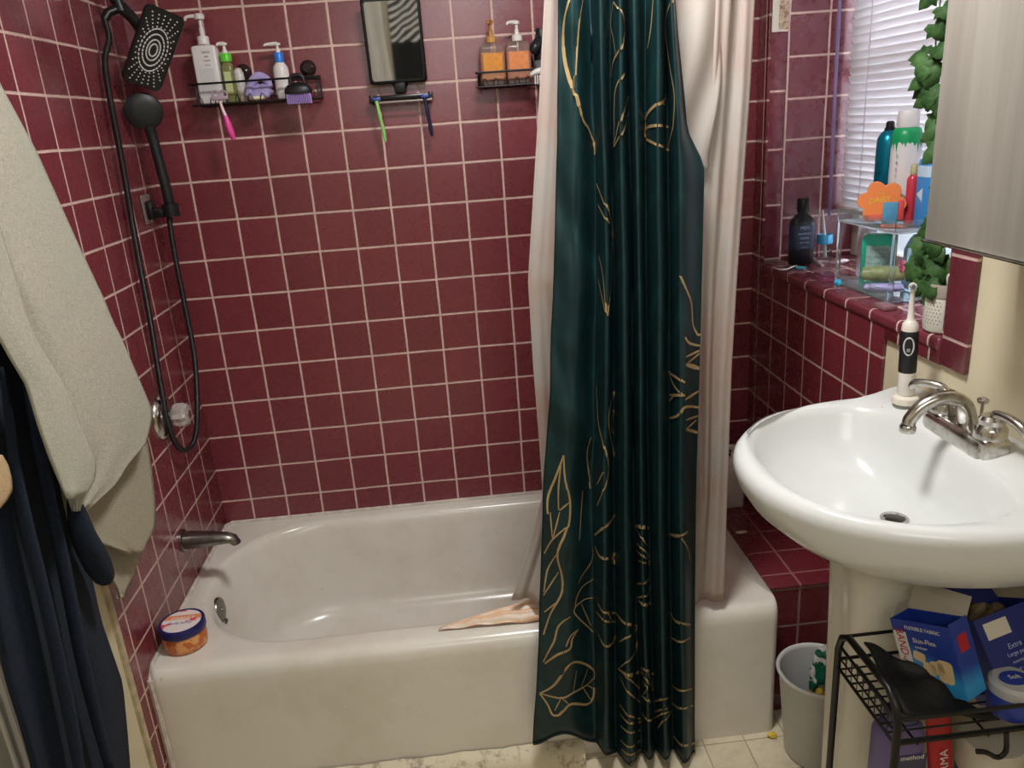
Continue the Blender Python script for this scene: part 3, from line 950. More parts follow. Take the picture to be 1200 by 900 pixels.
soap_bottle('amber yellow body wash bottle at the left end of the right caddy', .957, 'd88a22', mat('gold_pump', 'a8743a', .35), True)
soap_bottle('peach orange body wash bottle with a white pump, right of the amber one', 1.027, 'e08a50', WHITE_PL, False)
for i in range(1):
    T = thing('hair_bottle', 'black bottle standing behind the white brush in the right caddy', 'bottle', (1.088, -.05, FR2))
    bm = BM(); lathe(bm, [(.020, 0), (.022, .004), (.023, .06), (.019, .088), (.012, .095)], (1.093, -.05, FR2 + .012), 24)
    obj('bottle_body', bm, BLACK_PL, T)
    bm = BM(); lathe(bm, [(.013, .096), (.015, .098), (.015, .118), (.013, .122)], (1.093, -.05, FR2 + .012), 20)
    obj('bottle_cap', bm, mat('matte_black', '1e2021', 0.42), T)
    bm = BM(); lathe(bm, [(.0232, .022), (.0236, .024), (.0238, .040), (.0234, .042)], (1.093, -.05, FR2 + .012), 24)
    obj('label_wrap', bm, mat('grey_label', '77777c', .4, var=.4, vscale=120), T)
    bm = BM(); tube(bm, [(1.088, -.065, FR2 + .108), (1.072, -.075, FR2 + .085), (1.063, -.078, FR2 + .075)], [.012, .016, .010], 12, smooth=4)
    obj('flip_spout', bm, BLACK_PL, T)
SB2 = thing('scrub_brush', 'white scrub brush lying at the edge of the right caddy', 'brush', (1.085, -.11, FR2))
bm = BM(); tube(bm, [(1.052, -.112, FR2 + .016), (1.066, -.114, FR2 + .022), (1.09, -.114, FR2 + .026), (1.12, -.112, FR2 + .028)], [.006, .011, .013, .012], 14, smooth=4, flat=.75)
obj('brush_body', bm, WHITE_PL, SB2)
bm = BM()
for i in range(9):
    for j in range(3):
        tube(bm, [(1.063 + i * .006, -.122 + j * .006, FR2 + .014), (1.063 + i * .006, -.122 + j * .006, FR2 - .008)], .0014, 6)
obj('bristles', bm, WHITE_PL, SB2)

# ================================================================== SHOWER CURTAIN
def rod_z(): return 1.985
stations = [  # image row, [(x, hem-or-row y, depth)...] alternating edge, ridge, valley ...
    (0,   [655, 672, 692, 703, 716, 726, 735, 742, 757, 771, 781, 786, 791]),
    (150, [654, 675, 697, 706, 716, 727, 738, 745, 757, 770, 783, 795, 805]),
    (195, [653, 675, 698, 708, 717, 728, 740, 746, 757, 771, 784, 796, 825]),
    (300, [650, 675, 699, 711, 720, 730, 742, 748, 758, 772, 785, 797, 823]),
    (450, [645, 670, 697, 710, 720, 732, 742, 750, 759, 772, 785, 797, 819]),
    (600, [636, 665, 694, 708, 720, 733, 744, 751, 761, 773, 785, 797, 815]),
    (750, [632, 662, 696, 709, 721, 735, 747, 755, 764, 776, 787, 799, 814]),
]
hem = [(625, 872), (660, 858), (698, 868), (711, 884), (722, 880), (738, 896), (753, 888), (761, 889), (769, 884), (779, 889), (789, 885), (802, 893), (814, 890)]
dep = [-.800, -.822, -.762, -.834, -.764, -.842, -.768, -.830, -.764, -.838, -.768, -.832, -.788]
Y_C = -0.800
cols = []   # for each control: list of points top -> bottom
for i in range(13):
    L = []
    for (py, xs) in stations:
        p = on(xs[i], py, 1, dep[i]); L.append(p)
    top = L[0].copy(); top.z = rod_z() - .03; top.x += (top.x - L[1].x) * .6
    top.y = -0.775 + (dep[i] + .80) * .8
    L.insert(0, top)
    hp_ = on(hem[i][0], hem[i][1], 1, dep[i]); hp_.z = max(hp_.z, .012); L.append(hp_)
    cols.append(L)
NR = 90
def lerp_rows(L, n):
    out = []
    zs = [p.z for p in L]
    for k in range(n + 1):
        z = zs[0] + (zs[-1] - zs[0]) * k / n
        j = 0
        while j < len(L) - 2 and zs[j + 1] > z: j += 1
        t_ = (zs[j] - z) / (zs[j] - zs[j + 1]); t_ = min(max(t_, 0), 1)
        t_ = t_ * t_ * (3 - 2 * t_) * .35 + t_ * .65
        p = L[j].lerp(L[j + 1], t_); p.z = z; out.append(p)
    return out
cc_ = [lerp_rows(L, NR) for L in cols]
SUB = 9
grid = []
rnd = random.Random(4)
for k in range(NR + 1):
    row = []
    for i in range(12):
        a, b = cc_[i][k], cc_[i + 1][k]
        for s in range(SUB):
            t_ = s / SUB
            e = 0.5 - 0.5 * math.cos(PI * t_)
            p = a.lerp(b, t_)
            y = a.y + (b.y - a.y) * e
            x = a.x + (b.x - a.x) * t_
            zz = a.z + (b.z - a.z) * e
            if i == 0 or i == 1:
                y += .0035 * math.sin(zz * 23 + s * .3 + i) + .0025 * math.sin(zz * 41 + i * 2 + s * .5)
            y += .0015 * math.sin(zz * 17 + i * 1.7)
            row.append(Vector((x, y, zz)))
    row.append(cc_[12][k].copy())
    grid.append(row)


def sheet(bm, grid, mi=0):
    vv = [[bm.verts.new(p) for p in r] for r in grid]
    for a, b in zip(vv, vv[1:]):
        for i in range(len(a) - 1):
            bm.faces.new((a[i], a[i + 1], b[i + 1], b[i])).material_index = mi
    return vv


CU = thing('shower_curtain', 'dark teal satin shower curtain printed with gold leaf outlines', 'shower curtain', (1.08, -0.80, 0.01))
bm = BM(); sheet(bm, grid); bm.normal_update()
tree = BVHTree.FromBMesh(bm)
solid(bm, 0.0012)
t = NT('teal_satin'); b = t.b; co = t.coords()
n1 = t.ramp(t.noise(co, 5, 3, .5, 1.5), .35, .7)
wv = t.new('ShaderNodeTexWave', wave_type='BANDS', bands_direction='DIAGONAL'); t.link(co, wv.inputs['Vector'])
wv.inputs['Scale'].default_value = 3.2; wv.inputs['Distortion'].default_value = 6; wv.inputs['Detail'].default_value = 2
w1 = t.ramp(wv.outputs['Fac'], .90, .99)
c = t.mix(n1, S('0a2427'), S('0e2f32'))
c = t.mix(t.math('MULTIPLY', w1, .22), c, S('1a4240'))
t.link(c, b.inputs['Base Color'])
b.inputs['Roughness'].default_value = .46; b.inputs['Specular IOR Level'].default_value = .35
TEAL = t.m
obj('curtain_fabric', bm, TEAL, CU, angle=180)
bm = BM()
tube(bm, [Vector(p) + Vector((0, -.0006, 0)) for p in grid[-1]], .0028, 6)
tube(bm, [Vector(r[0]) for r in grid[::2]], .0018, 6)
obj('dark_hem', bm, mat('hem_black', '081618', .7), CU, label='dark stitched hem')

# gold line print lying on the fabric
GL = [
 (5, [(668,0),(663,20),(661,42),(662,67),(667.5,92),(675,113),(682,140),(688,150),(692,160),(696,170),(697,181)]),
 (2.5, [(681.7,0),(678,25),(676,50),(674,83),(674,103)]),
 (3, [(720,2),(717,28),(720,45),(722.5,63)]), (3.5, [(720,2),(728,15),(731,33),(728,55),(720,72),(717,90)]), (3, [(731,0),(731.5,18)]),
 (4, [(732.5,83),(723,103),(721,125),(721,150),(720.5,172)]), (3, [(735,113),(727,142),(722,165),(721,172)]), (3, [(735,132),(731,150),(721,172)]),
 (4, [(766.7,0),(764,33),(760,57)]),
 (4, [(788,0),(782,20),(782,45),(787,83),(791.7,113),(790,147),(789,152),(783,177)]),
 (4.5, [(779,110),(777,118),(767,125),(759,135),(756,148),(755,160),(768,168),(782,176)]), (3, [(778,123),(774,119)]), (3.5, [(783,149),(770,147),(759,150),(755,160)]),
 (4, [(700,215),(706.7,232),(713,250),(716.5,275),(715,300),(715,333),(711,370)]), (3, [(702,240),(707,250),(713,262)]),
 (3, [(703,300),(708,325),(711,370)]), (3, [(702,327),(707,350),(711,368)]),
 (4, [(796.7,323),(802.5,337),(809,355),(811,380),(817,392),(821,390)]),
 (3.5, [(802,395),(807,402),(820,405)]), (3.5, [(820,410),(803,418)]), (6, [(803,427),(820,432)]), (3, [(820,413),(805,425)]),
 (4, [(783,435),(802,448)]), (3.5, [(785,435),(790,450),(800,463)]), (4, [(783,463),(802,463)]), (3, [(784,471),(790,465)]),
 (4, [(802,468),(818,458)]), (4.5, [(785,490),(795,487),(802,477),(818,477)]), (3, [(803,492),(817,487)]), (4.5, [(803,503),(818,507)]), (3, [(804,502),(815,492)]),
 (3, [(700,450),(702,492),(708,522),(712,548),(708,573),(701,592)]), (2.5, [(708,553),(701,567)]),
 (3.5, [(720,458),(713,480),(713,505),(720,537)]), (2.5, [(719,480),(715,500),(718,508)]),
 (2.5, [(692,512),(687,533),(692,572)]), (3, [(681.7,575),(680,600),(678,633)]),
 (3.5, [(661,533),(652,558),(642,583),(642,602)]), (3.5, [(661,533),(662,558),(667,583),(667.5,600),(665,618),(654,648),(659,675),(658,695),(645,720),(637,743)]),
 (2.5, [(657.5,545),(655,573),(655,597)]), (2.5, [(667,588),(656,598)]),
 (2.5, [(654,648),(642,667),(637.5,693)]), (2.5, [(663,618),(648,632),(638,648)]), (2, [(645,600),(648,632)]), (2, [(656,600),(648,632)]),
 (2.2, [(655,670),(637,697)]), (2.2, [(653,705),(638,717)]),
 (2.5, [(695,640),(692,658),(682,673),(677,683)]), (2.5, [(695,678),(682,687),(675,700),(673,713)]), (2.5, [(695,700),(683,703),(672,717),(695,740)]), (2, [(680,707),(692,733)]),
 (4.5, [(720,602),(713,613),(698,627)]), (4.5, [(698,640),(705,653),(718,654)]), (3, [(718,654),(720,647)]), (3, [(718,654),(721,661)]),
 (3.5, [(702,707),(708,717),(720,718)]), (3, [(700,717),(710,728),(720,728)]), (2.5, [(711,718),(716,727)]),
 (4, [(702,743),(710,757),(718,752),(720,744)]),
 (4.5, [(722,717),(733,730),(748,733)]), (3, [(748,733),(740,743),(727,752)]),
 (5.5, [(745,616),(760,619)]), (2.5, [(746,618),(757,640)]), (3, [(746,635),(760,652)]), (3, [(747,645),(761,659)]), (3, [(749,657),(761,662)]),
 (3.5, [(760,677),(755,683),(748,684)]), (3, [(761,687),(758,697),(748,700)]), (5, [(749,703),(756,709),(762,706)]),
 (5, [(784,625),(795,628),(805,623)]), (2.5, [(798,630),(805,643),(808,657)]),
 (5, [(787,718),(793,728),(808,732)]), (3.5, [(788,747),(797,752),(808,747)]),
 (4, [(632.5,812),(650,802),(668,777.5),(683,777),(695,785),(696,795)]), (4, [(632.5,812),(642,825),(648,837),(657,836),(668,825),(687,825),(695,817),(696,805)]),
 (3.2, [(633,812),(657,817.5),(670,812),(687,802),(696,793)]), (1.8, [(687,802),(695,806)]), (1.8, [(682,805),(692,820)]), (1.8, [(658,817),(650,832)]), (1.8, [(657,816),(665,824)]), (1.6, [(671,811),(675,785)]), (1.6, [(680,806),(688,783)]),
 (3, [(637,775),(645,760),(650,750),(655,733),(668,722)]), (4, [(639,777),(653,767),(667,760),(670,748),(677,737)]), (3, [(663,757),(668,745),(676,738)]),
 (5.5, [(725,783),(737,791),(750,786)]), (2.8, [(747,750),(742,767),(728,782)]), (2.8, [(727,792),(737,812),(750,823)]), (2.5, [(733,792),(751,809)]),
 (3, [(727,825),(737,838),(750,842)]), (3.5, [(728,837),(738,847),(752,845)]), (3, [(728,850),(738,858),(750,855)]), (3, [(728,867),(738,875),(750,867)]), (3, [(729,877),(738,884),(751,878)]), (2.5, [(735,898),(751,886)]),
 (3.5, [(752,782),(765,790)]), (2.5, [(752,783),(758,798),(764,810)]), (2.5, [(758,787),(765,808)]), (4, [(753,815),(764,825)]), (3.5, [(753,835),(760,844),(765,842)]), (2.2, [(753,817),(758,807),(754,797)]),
 (3.5, [(768,822),(785,817)]), (3, [(768,834),(784,829)]), (3.5, [(768,841),(785,834),(770,855)]),
 (3.2, [(788,802),(797,809),(810,807)]), (3.5, [(788,823),(798,830),(812,826)]), (4.2, [(790,862),(800,873),(814,870)]),
]
bm = BM()
for wpx, pts in GL:
    sm = smooth_path([Vector((x, y, 0)) for x, y in pts], 8)
    ds_ = []
    for a, bb in zip(sm, sm[1:]):
        nn = max(1, int((bb - a).length / 1.2))
        ds_ += [a.lerp(bb, k / nn) for k in range(nn)]
    ds_.append(sm[-1])
    hits = []
    for k, p in enumerate(ds_):
        d = ray(p.x, p.y).normalized()
        h = tree.ray_cast(CAM, d)
        hits.append((h[0], h[1] if h[1] is None or h[1].dot(d) < 0 else -h[1]) if h[0] is not None else None)
    prev = None
    ntot = len(ds_)
    for k, hres in enumerate(hits):
        if hres is None: prev = None; continue
        p, nn = hres
        q = hits[min(k + 1, ntot - 1)] or hres; q0 = hits[max(k - 1, 0)] or hres
        tn = (q[0] - q0[0])
        if tn.length < 1e-6: continue
        tn.normalize(); s_ = tn.cross(nn).normalized()
        wdt = wpx * .00078 * (0.55 + 0.45 * math.sin(PI * min(max(k / max(ntot - 1, 1), .08), .92))) 
        cur = (bm.verts.new(p + nn * .0022 + s_ * wdt), bm.verts.new(p + nn * .0022 - s_ * wdt), p)
        if prev and (prev[2] - p).length < .018:
            try: bm.faces.new((prev[0], prev[1], cur[1], cur[0]))
            except ValueError: pass
        prev = cur
obj('leaf_print', bm, GOLD, CU, angle=180, label='gold leaf outlines')

bm = BM(); tube(bm, [(0.004, -.775, rod_z()), (XR - .004, -.775, rod_z())], .0125, 16)
lathe(bm, [(.028, 0), (.028, .006), (.016, .018)], (0.0005, -.775, rod_z()), axis=(1, 0, 0)); lathe(bm, [(.028, 0), (.028, .006), (.016, .018)], (XR - .001, -.775, rod_z()), axis=(-1, 0, 0))
tag(obj('curtain_rod', bm, CHROME), 'chrome rod above the frame carrying curtain and liner', 'rod')

# ------------------------------------------------------------------ liner
LN = thing('curtain_liner', 'translucent white plastic shower curtain liner hanging behind the teal curtain', 'curtain liner', (1.15, -0.72, 0.39))
t = NT('liner_vinyl')
b = t.b; co = t.coords()
sp = t.new('ShaderNodeSeparateXYZ'); t.link(co, sp.inputs[0])
nz = t.ramp(t.noise(co, 4, 4, .6), .42, .72)
c = t.mix(t.math('MULTIPLY', nz, .75), S('d0c9c2'), S('cda799'))
t.link(c, b.inputs['Base Color']); b.inputs['Roughness'].default_value = .35; b.inputs['Specular IOR Level'].default_value = .4
tr = t.new('ShaderNodeBsdfTranslucent'); t.link(c, tr.inputs[0])
mx = t.new('ShaderNodeMixShader'); mx.inputs[0].default_value = .38
t.link(b.outputs[0], mx.inputs[1]); t.link(tr.outputs[0], mx.inputs[2])
tp = t.new('ShaderNodeBsdfTransparent'); mx2 = t.new('ShaderNodeMixShader'); mx2.inputs[0].default_value = .07
t.link(mx.outputs[0], mx2.inputs[1]); t.link(tp.outputs[0], mx2.inputs[2]); t.link(mx2.outputs[0], t.out.inputs[0])
LINER = t.m
# row: image y, left edge x, right edge x, depth left, depth right
lrows = [(0, 638, 884, -.735, -.735), (100, 633, 879, -.73, -.732), (200, 627, 872, -.725, -.73), (330, 619, 863, -.715, -.728), (430, 625, 857, -.70, -.726), (520, 632, 854, -.69, -.726), (580, 636, 852, -.685, -.727), (640, 620, 850, -.685, -.729), (704, 599, 848, -.69, -.732)]
NC = 110
lg = []
def lr(py):
    for a, c in zip(lrows, lrows[1:]):
        if a[0] <= py <= c[0]:
            f = (py - a[0]) / (c[0] - a[0]); return [a[k] + (c[k] - a[k]) * f for k in range(5)]
    return list(lrows[-1])
for k in range(71):
    py = 704 * k / 70
    _, xl, xr, yl, yr = lr(py)
    A = on(xl, py, 1, yl); B_ = on(xr, py, 1, yr)
    # both ends to the same height
    row = []
    for i in range(NC + 1):
        t_ = i / NC
        p = A.lerp(B_, t_)
        fade = min(1, (1 - abs(2 * t_ - 1)) * 6)
        y = p.y + (.011 * math.sin(t_ * 36 + .6 * math.sin(k * .08)) + .006 * math.sin(t_ * 83 + 1.3)) * (.35 + .65 * fade) 
        if t_ > .70:
            y -= .010 * math.sin((t_ - .70) * 10.4) ; y += .012 * math.exp(-((t_ - .80 - .0016 * (k - 20)) / .02) ** 2)
        p.y = y
        row.append(p)
    lg.append(row)
# extend up to the rod
top = []
for k in range(1, 9):
    row = []
    for p in lg[0]:
        q = p.copy(); f = k / 8
        q.z = p.z + (rod_z() - .02 - p.z) * f; q.y = p.y + (-.770 - p.y) * f * .6
        row.append(q)
    top.insert(0, row)
bm = BM(); sheet(bm, top + lg)
solid(bm, .0009)
obj('liner_sheet', bm, LINER, LN, angle=180)
# billow of liner bulging past the curtain top right
bm = BM()
g2 = []
for k in range(31):
    py = -30 + 250 * k / 30
    xl = 772; xr = 838 + 10 * math.sin(k * .15) if py < 190 else 838 - (py - 190) * .9
    row = []
    for i in range(25):
        t_ = i / 24
        x = xl + (xr - xl) * t_
        p = on(x, py, 1, -.760)
        p.y = -.752 - .012 * math.sin(PI * t_) * math.sin(PI * min(1, max(0, (k + 6) / 36))) - .006 * math.sin(t_ * 9 + k * .25)
        row.append(p)
    g2.append(row)
sheet(bm, g2); solid(bm, .0009)
obj('liner_fold', bm, LINER, LN, angle=180)
# hem pooled on the rim
t = NT('liner_stained'); b = t.b; co = t.coords()
wv = t.new('ShaderNodeTexWave', bands_direction='Y'); t.link(co, wv.inputs['Vector']); wv.inputs['Scale'].default_value = 18; wv.inputs['Distortion'].default_value = 4
c = t.mix(t.ramp(wv.outputs['Fac'], .3, .8), S('dcb491'), S('dcc9b6'))
c = t.mix(t.math('MULTIPLY', t.ramp(t.noise(co, 40, 4, .7), .55, .7), .6), c, S('cf9a5a'))
t.link(c, b.inputs['Base Color']); b.inputs['Roughness'].default_value = .4
STAIN = t.m
bm = BM()
g3 = []
for k in range(41):
    t_ = k / 40
    # from tip on the rim to under the curtain
    front = Vector((0.685 + .36 * t_, -.697 - .012 * t_, RIM + .004 + .002 * math.sin(t_ * 30)))
    back = Vector((0.690 + .34 * t_ , -.690 + .055 * t_ ** .8, RIM + .006 + .030 * t_))
    row = []
    for i in range(19):
        s = i / 18
        p = front.lerp(back, s)
        p.z += (.012 * math.sin(PI * s) + .006 * abs(math.sin(s * 14 + t_ * 5))) * min(1, t_ * 2.5)
        row.append(p)
    g3.append(row)
sheet(bm, g3); solid(bm, .0012)
obj('pooled_hem', bm, STAIN, LN, angle=180, label='peach-stained hem pooled on the tub rim')

# ================================================================== TOWEL AND ROBE ON THE LEFT
def terry(name, col, var=.2, rough=.95, hi=None, sheen=.12):
    t = NT(name); b = t.b; co = t.coords()
    c = S(col); lo = tuple(v * (1 - var) for v in c[:3]) + (1,)
    cc = t.mix(t.ramp(t.noise(co, 140, 5, .8), .38, .62), lo, c)
    if hi:
        cc = t.mix(t.math('MULTIPLY', t.ramp(t.noise(co, 3.0, 2, .5), .4, .65), .8), cc, S(hi))
    t.link(cc, b.inputs['Base Color']); b.inputs['Roughness'].default_value = rough
    b.inputs['Sheen Weight'].default_value = sheen; b.inputs['Specular IOR Level'].default_value = .1
    t.bump(t.noise(co, 230, 5, .8), 1.0, .0035)
    return t.m


SAGE = terry('sage_terry', 'cbc4b2', .24, hi='b3b5a3')
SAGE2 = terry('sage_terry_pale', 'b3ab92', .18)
NAVY = terry('navy_fleece', '1e2838', .35, sheen=.04)


def hanging(bm, rows, xb, bulge=.03, folds=((9, .006),), ncol=26, nrow=48, thick=.008, lean=0.0, back=None):
    """sheet of cloth: rows of (image y, left x, right x) laid on the plane x = xb, then bent out of it"""
    g = []
    y0, y1 = rows[0][0], rows[-1][0]
    for k in range(nrow + 1):
        py = y0 + (y1 - y0) * k / nrow
        for a, c in zip(rows, rows[1:]):
            if a[0] <= py <= c[0]: break
        f = (py - a[0]) / max(1e-6, c[0] - a[0])
        xl = a[1] + (c[1] - a[1]) * f; xr = a[2] + (c[2] - a[2]) * f
        dl = (a[3] if len(a) > 3 else 0) + ((c[3] if len(c) > 3 else 0) - (a[3] if len(a) > 3 else 0)) * f
        row = []
        for i in range(ncol + 1):
            t_ = i / ncol
            p = on(xl + (xr - xl) * t_, py + dl * (1 - t_), 0, xb + lean * k / nrow)
            off = bulge * (1 - abs(2 * t_ - 1) ** 2.5)
            for fr, am in folds: off += am * math.sin(fr * t_ + k * .05 + fr)
            d = (p - CAM).normalized()
            p = p - d * off
            row.append(p)
        g.append(row)
    sheet(bm, g)
    return g


TW = thing('bath_towel', 'pale sage green terry towel hanging on the left wall over the navy robe', 'towel', (0.1, -0.85, 0.75))
bm = BM()
hanging(bm, [(-200, -118, -96), (-150, -140, -78), (-60, -150, -48), (97, -125, 0), (177, -105, 43), (237, -85, 70), (297, -50, 97), (350, -14, 122), (377, 4, 133), (397, 14, 143), (453, 40, 167), (483, 48, 180), (500, 52, 177), (520, 58, 172), (545, 66, 150), (566, 74, 138), (588, 80, 114), (599, 84, 102)], .150, .028, ((8, .009), (17, .004)), 40, 80)
solid(bm, .006); obj('main_panel', bm, SAGE, TW, angle=180)
bm = BM()
hanging(bm, [(-200, -126, -102), (-150, -150, -94), (-60, -165, -72), (100, -140, -30), (250, -90, -4), (310, -45, 14), (345, -22, 24), (387, -4, 38), (420, 14, 56), (453, 34, 77), (500, 48, 96), (540, 62, 113), (560, 70, 112), (572, 74, 106), (584, 78, 98)], .195, .012, ((7, .003),), 30, 70)
solid(bm, .006); obj('front_fold', bm, SAGE, TW, angle=180, label='front fold of the towel')
bm = BM()
hanging(bm, [(480, 60, 165), (520, 60, 174), (547, 60, 178), (590, 70, 183), (617, 78, 183), (632, 100, 175), (648, 150, 167)], .105, .012, ((6, .004), (11, .003)), 26, 36)
solid(bm, .008); obj('under_fold', bm, SAGE2, TW, angle=180)
bm = BM()
hanging(bm, [(560, 70, 170), (617, 95, 178), (650, 115, 165), (673, 128, 157), (690, 138, 148), (701, 141, 144)], .075, .008, ((6, .003),), 22, 30)
solid(bm, .008); obj('lower_corner', bm, SAGE2, TW, angle=180)

for lab_, hy_, hz_ in (('chrome wall hook holding the sage towel', on(-106, -190, 0, .15).y, on(-106, -190, 0, .15).z), ('chrome wall hook holding the navy robe', on(-140, -170, 0, .10).y - .03, on(-140, -170, 0, .10).z)):
    hy_ = max(hy_, -1.16)
    HK = thing('wall_hook', lab_, 'hook', (0, hy_, hz_), 'wall hooks above the frame')
    bm = BM(); lathe(bm, [(.022, -.0085), (.022, -.004), (.015, .001)], (0, hy_, hz_), 20, axis=(1, 0, 0)); obj('hook_plate', bm, CHROME, HK)
    bm = BM(); tube(bm, [(.0, hy_, hz_), (.06, hy_, hz_ - .004), (.13, hy_, hz_ - .004), (.165, hy_, hz_ + .012), (.165, hy_, hz_ + .03)], .0055, 10, smooth=4); obj('hook_arm', bm, CHROME, HK)

RB = thing('bath_robe', 'long navy blue fleece robe hanging in front of the left wall', 'robe', (0.12, -1.05, 0.3))
bm = BM()
hanging(bm, [(-180, -170, -110), (-100, -195, -85), (60, -160, -40), (200, -128, -20), (350, -92, 12), (440, -70, 46), (530, -48, 74), (595, -32, 94), (640, -22, 100), (700, -8, 113), (727, -1, 119), (800, 14, 144), (850, 30, 149), (900, 44, 153), (1000, 60, 158), (1100, 85, 185)], .095, .035, ((13, .009), (23, .0045), (5, .006)), 60, 80)
solid(bm, .012); obj('robe_body', bm, NAVY, RB, angle=180)
bm = BM()
A = on(86, 585, 0, .145); B1 = on(97, 625, 0, .147); B2 = on(110, 652, 0, .145); B3 = on(120, 672, 0, .143); B4 = on(125, 680, 0, .143)
tube(bm, [A, B1, B2, B3, B4], [.012, .022, .026, .027, .022, .012], 18, smooth=5, flat=.8)
obj('sleeve', bm, NAVY, RB, angle=180, label='navy sleeve end')
bm = BM()
tube(bm, [on(18, 380, 0, .133), on(45, 520, 0, .140), (on(74, 660, 0, .140)), on(100, 790, 0, .140), on(128, 900, 0, .136)], [.003, .012, .014, .014, .010], 12, smooth=6, flat=.7)
tube(bm, [on(2, 430, 0, .138), on(20, 560, 0, .142), on(52, 700, 0, .142), on(80, 830, 0, .142), on(96, 920, 0, .138)], [.003, .011, .013, .014, .010], 12, smooth=6, flat=.7)
obj('robe_fold', bm, NAVY, RB, angle=180)
bm = BM()
g = hanging(bm, [(533, -40, 3), (545, -44, 10), (560, -46, 14), (575, -46, 15), (586, -44, 9), (596, -40, 0)], .165, .010, ((5, .001),), 16, 16)
solid(bm, .012)
tag(obj('tan_mitt', bm, terry('tan_terry', 'd9b98c', .2), angle=180), 'tan fluffy bath mitt poking in at the left edge over the navy robe', 'mitt')

# ================================================================== SINK
SK = thing('pedestal_sink', 'white porcelain pedestal sink mounted on the cream wall below the window', 'sink', (1.57, -1.15, 0))
XB = 1.7205


def dloop(x0, x1, cy, hy, z, p=2.15, pr=7.0, xc=None, n=72, zf=None):
    """D-shaped loop: rounded towards the room (x0), squarish towards the wall (x1)"""
    xc = xc if xc is not None else x0 + (x1 - x0) * .70
    L = []
    for k in range(n):
        a = 2 * PI * k / n
        c, s = math.cos(a), math.sin(a)
        if c < 0: q = p; ax = xc - x0
        else: q = pr; ax = x1 - xc
        # blend exponent so the outline stays smooth
        r_q = (abs(c) ** q + abs(s) ** q) ** (-1 / q)
        x = xc + ax * c * r_q; y = cy + hy * s * r_q
        L.append(Vector((min(x, XB - .001), y, z + (zf(x) if zf else 0))))
    return L
def deck(x):
    t_ = min(max((x - 1.60) / .10, 0), 1); return .020 * t_ * t_ * (3 - 2 * t_)
SZ = 0.965
CY = -1.157
bm = BM()
L = [
    dloop(1.50, 1.655, -1.11, .085, .765, 2.2, 2.4, 1.58),
    dloop(1.46, 1.69, -1.12, .125, .785, 2.2, 2.6, 1.585),
    dloop(1.385, 1.715, -1.14, .200, .812, 2.1, 3.4, 1.59),
    dloop(1.325, XB, -1.150, .246, .848, 2.1, 5, 1.595),
    dloop(1.285, XB, CY, .270, .885, 2.1, 7, 1.60),
    dloop(1.268, XB, CY, .281, .912, 2.1, 8, 1.60),
    dloop(1.260, XB, CY, .287, .936, 2.1, 9, 1.60),
    dloop(1.261, XB, CY, .286, SZ - .014, 2.1, 9, 1.60, zf=deck),
    dloop(1.268, XB, CY, .280, SZ - .004, 2.1, 9, 1.60, zf=deck),
    dloop(1.280, XB - .002, CY, .271, SZ, 2.1, 9, 1.60, zf=deck),
    dloop(1.292, 1.640, -1.150, .246, SZ - .001, 2.2, 3.2, 1.50, zf=lambda x: deck(x) * .5),
    dloop(1.301, 1.632, -1.150, .239, SZ - .006, 2.2, 3.2, 1.50),
    dloop(1.309, 1.625, -1.149, .232, SZ - .020, 2.2, 3.2, 1.50),
    dloop(1.322, 1.618, -1.147, .220, SZ - .055, 2.2, 3.0, 1.505),
    dloop(1.355, 1.610, -1.143, .190, SZ - .095, 2.15, 2.7, 1.515),
    dloop(1.415, 1.600, -1.138, .135, SZ - .122, 2.1, 2.4, 1.53),
    dloop(1.485, 1.586, -1.135, .070, SZ - .136, 2.0, 2.2, 1.545),
    dloop(1.535, 1.567, -1.133, .022, SZ - .142, 2.0, 2.0, 1.550),
]
rings(bm, L, True, True, True)
obj('basin', bm, SINK_M, SK, angle=180)
bm = BM(); lathe(bm, [(.024, -.001), (.024, .002), (.019, .0025), (.017, -.002)], (1.551, -1.133, SZ - .140), 24, cap=False)
obj('drain_ring', bm, CHROME, SK)
bm = BM(); lathe(bm, [(.016, -.002), (.016, .001), (.010, .003), (.001, .0032)], (1.551, -1.133, SZ - .140), 24)
obj('drain_stopper', bm, mat('drain_dark', '4a443d', .3, metal=.8), SK)
bm = BM()
def pedloop(cx, cy, hx, hy, z, fl=.09, n=64):
    L = []
    for k in range(n):
        a = 2 * PI * k / n
        rr = 1 - fl * max(0, math.cos(4 * a)) ** 2
        q = 3.0; c, s = math.cos(a), math.sin(a); r_q = (abs(c) ** q + abs(s) ** q) ** (-1 / q)
        L.append(Vector((cx + hx * c * r_q * rr, cy + hy * s * r_q * rr, z)))
    return L
rings(bm, [pedloop(1.592, -1.100, .120, .120, 0, .0), pedloop(1.592, -1.100, .118, .118, .03, .0), pedloop(1.590, -1.10, .104, .100, .06, .03), pedloop(1.585, -1.095, .096, .088, .15), pedloop(1.582, -1.095, .098, .086, .4), pedloop(1.580, -1.10, .103, .092, .60), pedloop(1.580, -1.11, .110, .100, .70, .05), pedloop(1.580, -1.11, .112, .100, .785, .0)], True, True, True)
obj('pedestal', bm, porcelain('pedestal_porcelain', 'dcd9cc', .12), SK, angle=180)

